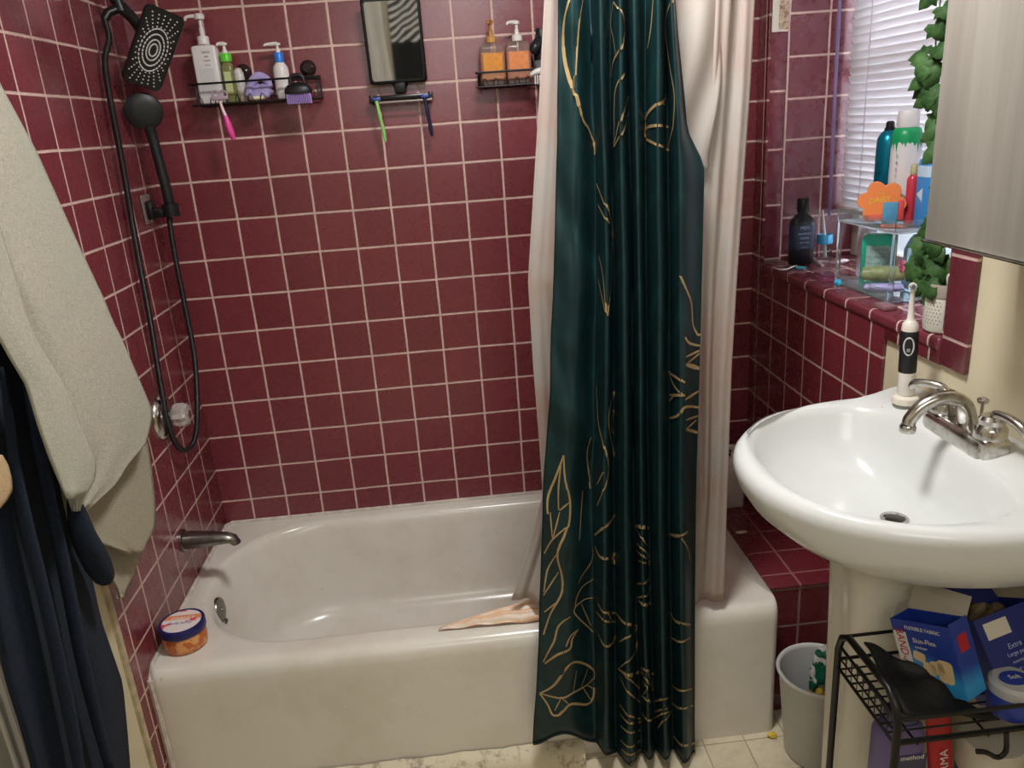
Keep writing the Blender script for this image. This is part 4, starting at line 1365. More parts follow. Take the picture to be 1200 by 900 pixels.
# faucet
FC = thing('faucet', 'chrome two-handle faucet with arched spout at the back of the sink', 'faucet', (1.665, -1.135, .98))
fz = .975
bm = BM()
Lf = []
for z_, ins in ((fz - .014, 0), (fz + .012, 0), (fz + .020, .004), (fz + .023, .010)):
    Lf.append([Vector((v.x, v.y, v.z)) for v in rrect(1.664, -1.132, .027 - ins, .086 - ins, .014, z_, 4)])
rings(bm, Lf, True, True, True)
box(bm, 1.640, 1.688, -1.222, -1.168, fz - .014, fz + .026, bev=.008)
box(bm, 1.640, 1.688, -1.096, -1.042, fz - .014, fz + .026, bev=.008)
obj('base_plate', bm, CHROME, FC)
bm = BM()
sp_ = [(1.668, -1.132, fz + .016), (1.662, -1.132, fz + .048), (1.645, -1.132, fz + .068), (1.617, -1.130, fz + .074), (1.588, -1.126, fz + .062), (1.569, -1.124, fz + .040), (1.565, -1.124, fz + .028)]
tube(bm, sp_, [.017, .015, .0135, .0125, .0118, .0115, .0115], 18, smooth=5)
lathe(bm, [(.0128, 0), (.0136, .002), (.0136, .010), (.0115, .014)], (1.5645, -1.124, fz + .014), 20)
obj('spout', bm, CHROME, FC)
for k, (yy, tip, z2) in enumerate(((-1.196, Vector((.010, -.060, .004)), 0), (-1.070, Vector((-.030, .048, .008)), 0))):
    bm = BM()
    c0 = (1.664, yy, fz + .024)
    lathe(bm, [(.026, 0), (.0255, .016), (.023, .020), (.020, .024), (.0205, .032), (.016, .038), (.004, .040)], c0, 26)
    h = obj('handle', bm, CHROME, FC)
    bm = BM()
    a0 = Vector(c0) + Vector((.0, 0, .034))
    tube(bm, [a0, a0 + tip * .15 + Vector((0, 0, .008)), a0 + tip * .6 + Vector((0, 0, .006)), a0 + tip + Vector((0, 0, -.003)), a0 + tip * 1.1 + Vector((0, 0, -.013))], [.008, .0075, .0075, .0085, .006], 12, smooth=4)
    obj('lever', bm, CHROME, h)
bm = BM(); tube(bm, [(1.694, -1.128, fz + .01), (1.694, -1.128, fz + .058)], .0028, 8)
lathe(bm, [(.004, 0), (.009, .004), (.010, .009), (.006, .012)], (1.694, -1.128, fz + .054), 16)
obj('lift_rod', bm, CHROME, FC)

# toothbrush on its charger
bc = Vector((1.655, -.962, SZ + .0125))
bm = BM(); lathe(bm, [(.0245, 0), (.0250, .003), (.0240, .012), (.019, .016), (.008, .017)], bc, 28)
CG = tag(obj('toothbrush_charger', bm, mat('charger_ivory', 'ddd6c8', .35)), 'ivory charging base standing at the back corner of the sink', 'charger')
TBR = thing('electric_toothbrush', 'black and white electric toothbrush standing on its charger', 'toothbrush', tuple(bc + Vector((0, 0, .018))))
b0 = bc + Vector((0, 0, .0175))
ax = Vector((-.030, .0, 1)).normalized()
def along(bm, prof, **k): lathe(bm, prof, b0, 28, axis=ax, **k)
bm = BM(); along(bm, [(.0150, 0), (.0158, .003), (.0155, .050), (.0150, .132), (.0135, .142), (.0085, .148)])
obj('handle', bm, mat('brush_white', 'ded8cf', .35), TBR)
bm = BM(); along(bm, [(.0157, .046), (.0162, .050), (.0160, .120), (.0153, .128), (.0140, .130)], cap=False)
obj('grip_sleeve', bm, mat('grip_black', '1a1b1e', .45), TBR, label='black grip sleeve')
cd_ = (CAM - b0); cd_.z = 0; cd_.normalize()
bm = BM()
pc = b0 + ax * .100 + cd_ * .0158; sd = ax.cross(cd_).normalized()
ring_pts = [pc + sd * .0085 * math.cos(a) + ax * .017 * math.sin(a) - cd_ * (.0025 * abs(math.cos(a))) for a in [2 * PI * k / 28 for k in range(28)]]
tube(bm, ring_pts, .0016, 8, closed=True)
obj('button_ring', bm, mat('ring_grey', 'c8c8c8', .3), TBR)
bm = BM(); tube(bm, [pc - ax * .010, pc - ax * .004], .0035, 10)
obj('power_button', bm, mat('button_grey', '8a8c90', .3), TBR)
bm = BM(); along(bm, [(.0085, .148), (.0062, .152), (.0055, .170), (.0042, .195), (.0042, .208)])
tube(bm, [b0 + ax * .205 + cd_ * .001, b0 + ax * .213 + cd_ * .001], .0068, 14)
obj('brush_neck', bm, mat('brush_white', 'ded8cf', .35), TBR)
bm = BM(); hcn = b0 + ax * .213
lathe(bm, [(.0072, 0), (.0075, .004), (.0060, .005)], hcn, 18, axis=cd_)
obj('brush_head', bm, mat('brush_white', 'ded8cf', .35), TBR)
bm = BM()
for i in range(12):
    a = i * 2.4; r_b = .0055 * math.sqrt(i / 12)
    q = hcn + sd * r_b * math.cos(a) + ax * r_b * math.sin(a)
    tube(bm, [q + cd_ * .004, q + cd_ * .011], .0010, 5)
obj('bristles', bm, mat('bristle_blue', '5e6b84', .5), TBR, label='dark blue bristles')

# ================================================================== MEDICINE CABINET
MC = thing('medicine_cabinet', 'grey streaked mirror-fronted medicine cabinet on the wall above the sink', 'cabinet', (1.64, -1.6, 1.33))
bm = BM(); box(bm, 1.575, XW, -2.05, -1.130, 1.330, 2.02, bev=.004)
obj('cabinet_body', bm, mat('cabinet_side', 'a9a396', .4), MC)
t = NT('hazy_mirror'); b = t.b; co = t.coords()
mp = t.new('ShaderNodeMapping'); t.link(co, mp.inputs['Vector']); mp.inputs['Scale'].default_value = (1, 1, .05)
n = t.ramp(t.noise(mp.outputs[0], 16, 4, .6, .3), .3, .75)
t.link(t.mix(n, S('98938a'), S('bdb8ae')), b.inputs['Base Color'])
b.inputs['Metallic'].default_value = .25; b.inputs['Roughness'].default_value = .38
MC_M = t.m
bm = BM(); box(bm, 1.558, 1.574, -1.585, -1.128, 1.325, 2.02, bev=.003)
dr = obj('mirror_door', bm, MC_M, MC, label='hazy streaked mirror door')
bm = BM(); box(bm, 1.558, 1.574, -2.05, -1.590, 1.325, 2.02, bev=.003)
obj('mirror_door', bm, MC_M, MC, label='hazy streaked mirror door')
bm = BM(); box(bm, 1.553, 1.5745, -2.05, -1.126, 1.322, 1.3245, bev=.0008)
obj('bottom_edge', bm, CHROME, MC, label='chrome lower edge')

# ================================================================== TRASH CAN
TC = thing('trash_can', 'round light grey plastic trash can between the tub and the sink pedestal', 'trash can', (1.594, -.785, 0))
bm = BM()
def tl(r, z, cx=None):
    f = z / .25
    return [Vector((1.600 - .008 * f + r * math.cos(a), -.818 - .003 * f + r * math.sin(a), z)) for a in [2 * PI * k / 48 for k in range(48)]]
rings(bm, [tl(.074, .001), tl(.078, .006), tl(.093, .236), tl(.098, .240), tl(.100, .246), tl(.097, .251), tl(.092, .249), tl(.090, .240), tl(.075, .012)], True, True, True)
obj('can_body', bm, mat('can_grey', 'c4c4c2', .42, var=.05, vscale=12, bump=.1, bscale=60), TC, angle=80)
bm = BM()
cloth_blob(bm, (1.616, -.806, .245), .030, .024, .085, 11, 24, .34)
xform(bm, Matrix.Translation((1.616, -.806, .245)) @ Matrix.Rotation(.35, 4, 'Y') @ Matrix.Translation((-1.616, .806, -.245)))
t = NT('printed_bag'); b = t.b; co = t.coords()
n = t.ramp(t.noise(co, 26, 2, .5, .6), .49, .52)
c = t.mix(n, S('d6d8d6'), S('14624a'))
t.link(c, b.inputs['Base Color']); b.inputs['Roughness'].default_value = .2; t.bump(t.noise(co, 60, 4), .9, .004)
tag(obj('plastic_bag', bm, t.m), 'crumpled clear wrapper with green print sticking out of the trash can', 'wrapper')
bm = BM(); cloth_blob(bm, (1.565, -.83, .165), .034, .03, .020, 5, 16, .25)
tag(obj('paper_waste', bm, mat('brown_waste', '8f7a62', .8, var=.4, vscale=60)), 'brown crumpled paper waste down inside the trash can', 'waste')
bm = BM(); cloth_blob(bm, (1.580, -.855, .195), .012, .010, .024, 6, 14, .2)
tag(obj('yellow_wrapper', bm, mat('yellow_wrap', 'd9b73e', .4)), 'small yellow wrapper in the trash can', 'wrapper')
bm = BM()
rings(bm, [[Vector((1.622 + .034 * math.cos(a), -.866 + .016 * math.sin(a) + z * .1, .130 + z + .010 * math.sin(2 * a))) for a in [2 * PI * k / 24 for k in range(24)]] for z in (0, .02, .05, .072)], True, True, True)
tag(obj('paper_cup', bm, mat('pale_card', 'b5aea0', .6)), 'pale crumpled card leaning inside the trash can', 'paper')
bm = BM(); lathe(bm, [(.010, 0), (.014, .003), (.015, .014), (.012, .020), (.004, .024)], on(893, 848, 2, .001), 18, sx=1.2)
tag(obj('plastic_debris', bm, mat('dirty_cap', 'c0b89f', .5)), 'small off-white plastic piece on the floor at the tub corner', 'debris')
bm = BM(); cloth_blob(bm, on(905, 861, 2, .008), .012, .008, .007, 8, 12, .3)
tag(obj('yellow_scrap', bm, mat('yellow_wrap', 'd9b73e', .4)), 'tiny yellow scrap on the floor beside the trash can', 'scrap')

# ================================================================== WHITE BOTTLE ON THE TUB-END PLATFORM
pump_bottle('white pump bottle standing on the tiled ledge behind the curtain liner', (1.585, -.225, .387), .0335, .021, .135, WSH, WSH, WSH, r=.010, ph=.042, collar=.015, collar_h=.022, nozzle=Vector((-.020, -.012, 0)), head=.012, sh=.02)
bm = BM(); cloth_blob(bm, (1.551, -.40, .3925), .016, .006, .004, 12, 10, .2)
tag(obj('soap_sliver', bm, mat('soap_sliver', 'cdbfae', .5)), 'thin pale soap sliver on the tiled ledge', 'soap')

# ================================================================== WINDOW: BLINDS AND WHAT STANDS ON THE LEDGE
BL = thing('window_blind', 'white horizontal slat blind lowered over the window', 'blind', (1.93, -.52, 1.24))
t = NT('blind_slat'); b = t.b
b.inputs['Base Color'].default_value = S('e9e5e6'); b.inputs['Roughness'].default_value = .45
tr = t.new('ShaderNodeBsdfTranslucent'); tr.inputs[0].default_value = S('efebec')
mx = t.new('ShaderNodeMixShader'); mx.inputs[0].default_value = .40
t.link(b.outputs[0], mx.inputs[1]); t.link(tr.outputs[0], mx.inputs[2]); t.link(mx.outputs[0], t.out.inputs[0])
SLAT = t.m
bm = BM()
nz_ = 41
for k in range(nz_):
    z = 1.262 + k * .0205
    loops = []
    for y in (-.945, -.095):
        pts_ = []
        for (u, v) in ((-.0125, -.0006), (-.006, .0018), (0, .0026), (.006, .0018), (.0125, -.0006), (.0125, -.0012), (0, .0019), (-.0125, -.0012)):
            a = math.radians(68)
            pts_.append(Vector((1.940 + u * math.cos(a) - v * math.sin(a) * 1, y, z - u * math.sin(a) * -1 * -1 + v * math.cos(a))))
        loops.append(pts_)
    rings(bm, loops, True, True, True)
obj('slats', bm, SLAT, BL, angle=50)
bm = BM(); box(bm, 1.926, 1.954, -.948, -.090, 1.236, 1.249, bev=.003)
obj('bottom_rail', bm, mat('blind_rail', 'c9bdb4', .4), BL)
bm = BM()
for y in (-.20, -.52, -.84):
    tube(bm, [(1.9335, y, 1.245), (1.9335, y, 2.09)], .0009, 5)
    tube(bm, [(1.9475, y, 1.245), (1.9475, y, 2.09)], .0009, 5)
obj('ladder_cords', bm, mat('cord_white', 'cfc4cc', .6), BL)
bm = BM(); box(bm, 1.922, 1.960, -.950, -.088, 2.09, 2.13, bev=.003)
obj('head_rail', bm, SLAT, BL)
bm = BM(); tube(bm, [(1.903, -.098, 1.225), (1.899, -.096, 1.55), (1.896, -.095, 2.08)], .0052, 6)
obj('tilt_wand', bm, mat('lavender_wand', '9a86b4', .15, trans=.3), BL, label='translucent lavender tilt wand')

# strip picture taped at the trim
PC = thing('picture_card', 'small white card with a brown sketch fixed on the narrow trim left of the window', 'card', (1.745, -.08, 1.73))
bm = BM(); box(bm, 1.7205, 1.7655, -.0775, -.0750, 1.728, 1.86)
obj('card_sheet', bm, mat('card_white', 'd9d2c4', .6), PC)
t = NT('card_picture'); b = t.b; co = t.coords()
t.link(t.mix(t.ramp(t.noise(co, 60, 5, .7), .42, .6), S('cbb89c'), S('7c5340')), b.inputs['Base Color'])
bm = BM(); box(bm, 1.7390, 1.7640, -.0785, -.0776, 1.733, 1.85)
obj('card_drawing', bm, t.m, PC)

Z = SILL + .0008
# black shampoo
BS = thing('shampoo_bottle', 'black flat shampoo bottle at the far end of the window ledge', 'bottle', (1.79, -.17, Z))
bm = BM()
c0 = Vector((1.792, -.165, Z))
Ls = []
for z_, hx, hy in ((0, .031, .017), (.004, .034, .019), (.11, .035, .019), (.125, .032, .018), (.138, .020, .014), (.143, .013, .012), (.147, .0125, .0115)):
    Ls.append([c0 + v for v in rrect(0, 0, hx, hy, min(hx, hy) * .8, z_, 6)])
rings(bm, Ls, True, True, True)
obj('bottle_body', bm, mat('navy_black', '15171f', .3), BS)
bm = BM(); lathe(bm, [(.0155, .147), (.0165, .149), (.0160, .182), (.0145, .185)], c0, 22)
obj('bottle_cap', bm, BLACK_PL, BS)
bm = BM()
rings(bm, [[c0 + v for v in rrect(0, 0, .0352, .0193, .0155, z_, 6)] for z_ in (.045, .112)], True)
obj('label_wrap', bm, mat('slate_label', '303a55', .4, var=.3, vscale=90), BS, label='slate blue label')
LG = mat('lbl_pale', 'aab3c4', .5)
for k, (s_, hgt, yy) in enumerate((('MEN', .013, .104), ('SHAMPOO', .008, .088), ('CEDAR', .008, .076), ('mint & sage', .006, .064), ('12.5 FL OZ', .004, .05))):
    text(s_, hgt, frame(c0 + Vector((0, -.0200, yy)), (1, 0, 0), (0, 0, 1)), LG, BS)

# glass cup with a swab stick
CP = thing('glass_cup', 'small clear tumbler with a blue band beside the black shampoo bottle', 'cup', (1.876, -.15, Z))
cg = Vector((1.868, -.150, Z))
GLASS = mat('clear_glass', 'f2f6f8', .03, trans=1.0, ior=1.15)
bm = BM(); lathe(bm, [(.019, 0), (.0225, .004), (.021, .030), (.020, .066), (.0185, .066), (.0185, .010), (.001, .008)], cg, 28)
obj('cup_glass', bm, GLASS, CP)
bm = BM(); lathe(bm, [(.0205, .050), (.0222, .052), (.0218, .074), (.0200, .077), (.0190, .074), (.0190, .052), (.0205, .050)], cg, 28, cap=False)
obj('blue_band', bm, mat('sky_blue', '3f9fd0', .3), CP, label='sky blue band')
bm = BM(); tube(bm, [cg + Vector((.004, 0, .012)), cg + Vector((-.002, .0, .08)), cg + Vector((-.010, .003, .145))], [.0050, .0042, .0028], 8)
tag(obj('swab_stick', bm, WHITE_PL), 'thin white stick standing in the clear tumbler', 'stick')

# bits on the ledge
bm = BM(); tube(bm, [on(906, 313, 2, Z + .003), on(918, 316, 2, Z + .0035), on(933, 311, 2, Z + .003)], [.002, .0042, .0025], 8, smooth=4, flat=.6)
tag(obj('floss_pick', bm, WHITE_PL), 'curved white floss pick on the front edge of the window ledge', 'floss pick')
bm = BM(); box(bm, 1.752, 1.780, -.235, -.215, Z, Z + .003, bev=.001)
tag(obj('teal_strip', bm, mat('teal_strip', '2fa7b5', .4)), 'small teal strip in front of the black shampoo bottle', 'strip')
bm = BM(); tube(bm, [on(953, 303, 2, Z + .004), on(964, 311, 2, Z + .004)], .0034, 8)
tag(obj('white_clip', bm, WHITE_PL), 'short white clip lying beside the tumbler', 'clip')
bm = BM(); cloth_blob(bm, on(986, 306, 2, Z + .006), .020, .012, .006, 14, 12, .25)
tag(obj('tissue_wad', bm, mat('tissue', 'ddd0cf', .8)), 'small pinkish tissue wad behind the ledge front', 'tissue')
bm = BM()
box(bm, -.055, .055, -.028, .028, 0, .0035, bev=.001)
for a_, b_ in (((-.05, -.02), (.05, .022)), ((-.05, .02), (.05, -.022)), ((-.0, -.026), (.0, .026))):
    tube(bm, [(a_[0], a_[1], .0045), (b_[0], b_[1], .0045)], .0012, 6)
pw = on(962, 320, 2, Z)
xform(bm, Matrix.Translation(Vector((1.772, -.375, Z))) @ Matrix.Rotation(math.radians(75), 4, 'Z'))
tag(obj('plastic_tray', bm, mat('pink_film', 'b0547a', .12, trans=.55)), 'flat clear pink plastic packet on the ledge', 'packet')

# clear organiser stand
OS = thing('acrylic_stand', 'clear acrylic riser stand on the window ledge', 'stand', (1.83, -.50, Z))
ACR = mat('acrylic', 'eef6fa', .04, trans=.92, ior=1.12)
SX0, SX1, SY0, SY1, SZT = 1.762, 1.905, -.690, -.430, 1.262
bm = BM()
box(bm, SX0, SX1, SY0, SY1, SZT - .004, SZT, bev=.0008)
obj('top_shelf', bm, ACR, OS)
bm = BM()
box(bm, SX0, SX0 + .003, SY0, SY1, SZT, SZT + .024)
box(bm, SX0 + .003, SX1, SY1 - .003, SY1, SZT, SZT + .024); box(bm, SX0 + .003, SX1, SY0, SY0 + .003, SZT, SZT + .024)
obj('shelf_lip', bm, ACR, OS, smooth=False)
for x in (SX0 + .001, SX1 - .010):
    for y in (SY0 + .001, SY1 - .010):
        bm = BM(); box(bm, x, x + .009, y, y + .009, Z, SZT - .0045, bev=.001)
        obj('leg', bm, ACR, OS)
bm = BM(); box(bm, SX0, SX1, SY0, SY1, Z + .0005, Z + .0035); box(bm, SX0, SX0 + .003, SY0 + .012, SY1 - .012, Z + .0035, Z + .028)
obj('bottom_tray', bm, ACR, OS, smooth=False)

# on the top shelf
ZT = SZT + .0008
def at_shelf(px, py, z): return on(px, py, 2, z)
TLC = thing('spray_can', 'metallic teal spray can with black nozzle on the acrylic stand', 'spray can', (1.86, -.43, ZT), 'spray cans on the acrylic stand')
tc = Vector((1.862, -.460, ZT))
bm = BM(); lathe(bm, [(.025, 0), (.0275, .003), (.0275, .172), (.026, .187), (.020, .198), (.013, .204)], tc, 32)
obj('can_body', bm, mat('teal_metal', '0c7f9c', .28, metal=.6), TLC)
bm = BM(); lathe(bm, [(.0125, .204), (.0125, .209), (.010, .211), (.0095, .222), (.006, .225)], tc, 18)
obj('nozzle', bm, BLACK_PL, TLC)
for k, ch in enumerate('SHEER'):
    text(ch, .017, frame(tc + Vector((-.0279, -.010, .128 - k * .020)), (.0, -1, 0), (0, 0, 1)), mat('teal_dark', '0a4f66', .4), TLC)
WC = thing('spray_can', 'white spray can with dripping green top on the acrylic stand', 'spray can', (1.872, -.49, ZT), 'spray cans on the acrylic stand')
wc = Vector((1.866, -.528, ZT))
bm = BM(); lathe(bm, [(.026, 0), (.0325, .003), (.0325, .190)], wc, 36); obj('can_body', bm, mat('can_white', 'd8d4d6', .35), WC)
bm = BM()
rr_ = random.Random(3)
top_ = [wc + Vector((.0329 * math.cos(a), .0329 * math.sin(a), .190)) for a in [2 * PI * k / 64 for k in range(64)]]
dl = [rr_.uniform(0, 1) ** 2 for _ in range(64)]
low = [wc + Vector((.0329 * math.cos(a), .0329 * math.sin(a), .180 - .030 * (dl[k] if k % 3 == 0 else dl[k] * .25))) for k, a in enumerate([2 * PI * k / 64 for k in range(64)])]
up_ = [[wc + Vector((r * math.cos(a), r * math.sin(a), h)) for a in [2 * PI * k / 64 for k in range(64)]] for r, h in ((.0322, .198), (.028, .208), (.023, .211))]
rings(bm, [low, top_] + up_, True, False, True); obj('green_drip', bm, mat('drip_green', '15935a', .35), WC, label='dripping green collar')
bm = BM(); lathe(bm, [(.0225, .211), (.0235, .213), (.0230, .244), (.0210, .248)], wc, 28); obj('can_cap', bm, mat('can_white', 'd8d4d6', .35), WC)
for k, ch in enumerate('FRESH'):
    text(ch, .010, frame(wc + Vector((-.0310, -.018, .150 - k * .015)), (.25, -1, 0), (0, 0, 1)), mat('lbl_grey2', '8fa096', .5), WC)
RBt = thing('nail_bottle', 'little red bottle with a pale cap on the acrylic stand', 'bottle', (1.86, -.535, ZT))
rc = Vector((1.858, -.582, ZT))
bm = BM(); lathe(bm, [(.012, 0), (.013, .002), (.013, .098), (.010, .106), (.006, .110)], rc, 20); obj('bottle_body', bm, mat('cherry_red', 'c2384a', .25), RBt)
bm = BM(); lathe(bm, [(.0075, .110), (.0080, .112), (.0072, .130), (.006, .132)], rc, 16); obj('bottle_cap', bm, mat('olive_cap', 'b5ae86', .4), RBt)
BB = thing('lotion_bottle', 'light blue lotion bottle with black pump beside the hanging ivy', 'bottle', (1.86, -.59, ZT))
blc = Vector((1.868, -.632, ZT))
bm = BM(); rbox_bottle(bm, blc, .021, .026, .150, .012, .020, .010); obj('bottle_body', bm, mat('cornflower', '3f8fd6', .3), BB)
bm = BM(); rings(bm, [[blc + v for v in rrect(0, 0, .0214, .0264, .0124, z_, 5)] for z_ in (.108, .132)], True); obj('white_band', bm, mat('pale_blue_band', 'c3dcee', .35), BB)
bm = BM(); lathe(bm, [(.012, .157), (.0125, .159), (.0125, .172), (.006, .174), (.004, .186)], blc, 18)
tube(bm, [blc + Vector((.0, .0, .188)), blc + Vector((-.012, .010, .190)), blc + Vector((-.022, .016, .184))], [.008, .006, .003], 10)
obj('pump_top', bm, BLACK_PL, BB)
bm = BM(); bm_v = [blc + Vector((-.0218, y, z_)) for y, z_ in ((-.010, .055), (.012, .070), (-.010, .085))]
vs = [bm.verts.new(p) for p in bm_v] + [bm.verts.new(p + Vector((-.0006, 0, 0))) for p in bm_v]
bm.faces.new(vs[:3]); bm.faces.new(vs[3:][::-1])
for i in range(3): bm.faces.new((vs[i], vs[(i + 1) % 3], vs[3 + (i + 1) % 3], vs[3 + i]))
obj('triangle_mark', bm, mat('pale_blue_band', 'c3dcee', .35), BB, smooth=False)

# daisy shaped carton
DC = thing('flower_carton', 'orange flower-shaped carton at the front of the acrylic stand', 'carton', (1.80, -.50, ZT))
to_cam = (CAM - Vector((1.79, -.52, 1.30))); to_cam.z *= .2; to_cam.normalize()
sx_ = Vector((0, 0, 1)).cross(to_cam).normalized()
dcn = Vector((1.797, -.565, ZT + .0505))
MD = frame(dcn, sx_, (0, 0, 1))
bm = BM()
fl = []
for z_, ins in ((-.010, .001), (-.008, 0), (.006, 0), (.008, .001)):
    fl.append([Vector(((.040 + .0125 * abs(math.cos(3 * a + .4)) - ins) * math.cos(a), (.037 + .0125 * abs(math.cos(3 * a + .4)) - ins) * math.sin(a), z_)) for a in [2 * PI * k / 84 for k in range(84)]])
rings(bm, fl, True, True, True); xform(bm, MD)
obj('carton_body', bm, mat('carton_orange', 'f08a4c', .5), DC)
text('DAISY', .0165, MD @ Matrix.Translation((-.004, .006, .0085)) @ Matrix.Rotation(.12, 4, 'Z'), mat('lbl_yellow', 'e8c63f', .5), DC)
text('LOVE', .007, MD @ Matrix.Translation((-.004, .020, .0085)), mat('lbl_yellow', 'e8c63f', .5), DC)
bm = BM(); box(bm, -.030, .012, -.040, -.026, .0082, .0095, bev=.0004); xform(bm, MD)
obj('lower_band', bm, mat('coral', 'e0604c', .5), DC)
GC = thing('gift_card_box', 'small blue and red box leaning on the orange flower carton', 'box', (1.80, -.57, ZT))
MG = frame(Vector((1.780, -.640, ZT + .037)), sx_, (0, 0, 1))
bm = BM(); box(bm, -.018, .012, -.024, .022, -.005, .006, bev=.001); xform(bm, MG); obj('box_blue', bm, mat('steel_blue', '4f93b8', .45), GC)
bm = BM(); box(bm, .0125, .024, -.016, .026, -.006, .005, bev=.001); xform(bm, MG); obj('box_red', bm, mat('red_card', 'cc4a50', .45), GC)
bm = BM(); tube(bm, [MG @ Vector((-.020, -.029, .010)), MG @ Vector((.020, -.031, .010)), MG @ Vector((.030, -.031, .008))], [.0045, .0045, .0008], 6)
tag(obj('crayon', bm, mat('crayon_red', 'c96a52', .5)), 'reddish pencil lying on the lip of the acrylic stand', 'pencil')

# under the shelf
MB_ = thing('mouthwash_bottle', 'flat mint green bottle standing under the acrylic shelf', 'bottle', (1.83, -.50, Z + .004))
mbc = Vector((1.824, -.520, Z + .0043))
MM = frame(mbc, sx_, (0, 0, 1))
bm = BM()
rings(bm, [[MM @ Vector((v.x, z_, v.y)) for v in rrect(0, 0, hx, .010, .006, 0, 4)] for z_, hx in ((0, .036), (.003, .038), (.112, .038), (.122, .032), (.126, .024))], True, True, True)
obj('bottle_body', bm, mat('mint_green', '36c0a0', .15, trans=.45), MB_)
bm = BM(); box(bm, -.027, .030, .012, .098, .0102, .0108); xform(bm, MM)
obj('label_panel', bm, mat('mint_label', 'a9c6c0', .45, var=.3, vscale=130), MB_)
for k in range(5):
    text(('Fresh Mint', 'soothing rinse', 'for daily care', 'alcohol free', '500 ml')[k], .0085, MM @ Matrix.Translation((.001, .088 - k * .016, .011)), mat('lbl_teal', '5f8f8a', .5), MB_)
bm = BM(); rings(bm, [[Vector((1.872, -.600, 0)) + v for v in rrect(0, 0, hx, hx * 1.3, .012, z_, 5)] for z_, hx in ((Z + .0045, .018), (Z + .010, .021), (Z + .10, .021), (Z + .125, .014), (Z + .135, .009))], True, True, True)
tag(obj('blue_bag', bm, mat('pale_blue_film', 'bfe0f2', .15, trans=.6)), 'translucent pale blue bottle behind the mint green one', 'bottle')
bm = BM(); rings(bm, [[Vector((1.862, -.395, 0)) + v for v in rrect(0, 0, .012, hx, .008, z_, 5)] for z_, hx in ((Z, .028), (Z + .006, .030), (Z + .125, .030), (Z + .132, .024))], True, True, True)
tag(obj('white_tube', bm, mat('white_lilac', 'd9dcec', .3)), 'white upright packet left of the acrylic stand', 'packet')
bm = BM(); cloth_blob(bm, (1.748, -.480, Z + .010), .008, .014, .008, 21, 12, .2)
tag(obj('screw_top', bm, mat('cap_cyan', '3fb7e0', .3)), 'cyan screw top in front of the mint green bottle', 'bottle top')
# soap packs in the lower tray
MT = frame(Vector((1.770, -.560, Z + .020)), sx_, (0, 0, 1))
bm = BM()
rings(bm, [[Vector((x_, hy * math.cos(a), .018 * math.sin(a))) for a in [2 * PI * k / 16 for k in range(16)]] for x_, hy in ((-.048, .004), (-.044, .014), (-.02, .0185), (.02, .0185), (.044, .014), (.048, .004))], True, True, True)
xform(bm, frame(Vector((1.795, -.600, Z + .050)), sx_, (0, 0, 1)))
tag(obj('green_packet', bm, mat('sage_packet', '93a070', .3, var=.35, vscale=60)), 'pillow-shaped sage green packet on the lower tray of the stand', 'packet')
bm = BM(); rings(bm, [[Vector((x_, hy * math.cos(a), .014 * math.sin(a))) for a in [2 * PI * k / 16 for k in range(16)]] for x_, hy in ((-.042, .003), (-.038, .009), (0, .0115), (.038, .009), (.042, .003))], True, True, True)
xform(bm, frame(Vector((1.797, -.603, Z + .0190)), sx_, (0, 0, 1)))
tag(obj('lilac_packet', bm, mat('lilac_packet', 'a9a3d2', .35)), 'flat lilac packet lying under the sage green one', 'packet')
bm = BM(); box(bm, 1.722, 1.752, -.745, -.70, Z, Z + .010, bev=.002)
tag(obj('soap_box', bm, mat('dusty_mauve', '8f6a70', .5)), 'small mauve carton on the ledge in front of the stand', 'carton')
bm = BM(); box(bm, 1.752, 1.770, -.848, -.832, Z, Z + .098, bev=.005)
tag(obj('lavender_tube', bm, mat('lavender_tube', '9c86c8', .35)), 'upright lavender tube left of the white planter', 'tube')
bm = BM()
fc = Vector((1.800, -.668, Z + .078))
for k in range(6):
    a = 2 * PI * k / 6
    lathe(bm, [(.003, -.002), (.008, 0), (.003, .003)], fc + Vector((0, .009 * math.cos(a), .009 * math.sin(a))), 10, axis=(-1, 0, 0))
tag(obj('pink_flower', bm, mat('pink_petal', 'e7809c', .5)), 'small pink flower ornament by the acrylic stand', 'ornament')

# planter and ivy
PT = thing('planter', 'white cylindrical perforated planter at the near end of the window ledge', 'planter', (1.742, -.925, Z))
ptc = Vector((1.7470, -.918, Z))
bm = BM(); lathe(bm, [(.033, 0), (.0375, .004), (.039, .016), (.039, .092), (.0375, .094), (.0365, .09), (.0365, .012), (.001, .010)], ptc, 36)
obj('pot_body', bm, mat('planter_white', 'cfc9bd', .4), PT)
bm = BM(); lathe(bm, [(.0392, .070), (.0405, .071), (.0405, .094), (.0392, .096)], ptc, 36, cap=False)
obj('taupe_band', bm, mat('taupe', '9c9184', .5), PT)
bm = BM()
for i in range(7):
    for j in range(5):
        a = PI + .35 - (j - 2) * .17 + (i % 2) * .08
        p = ptc + Vector((.0391 * math.cos(a), .0391 * math.sin(a), .020 + i * .007))
        lathe(bm, [(.0010, -.0003), (.0010, .0004)], p, 6, axis=(math.cos(a), math.sin(a), 0))
obj('pot_holes', bm, mat('hole_dark', '5d574e', .8), PT, label='pattern of small dark holes')

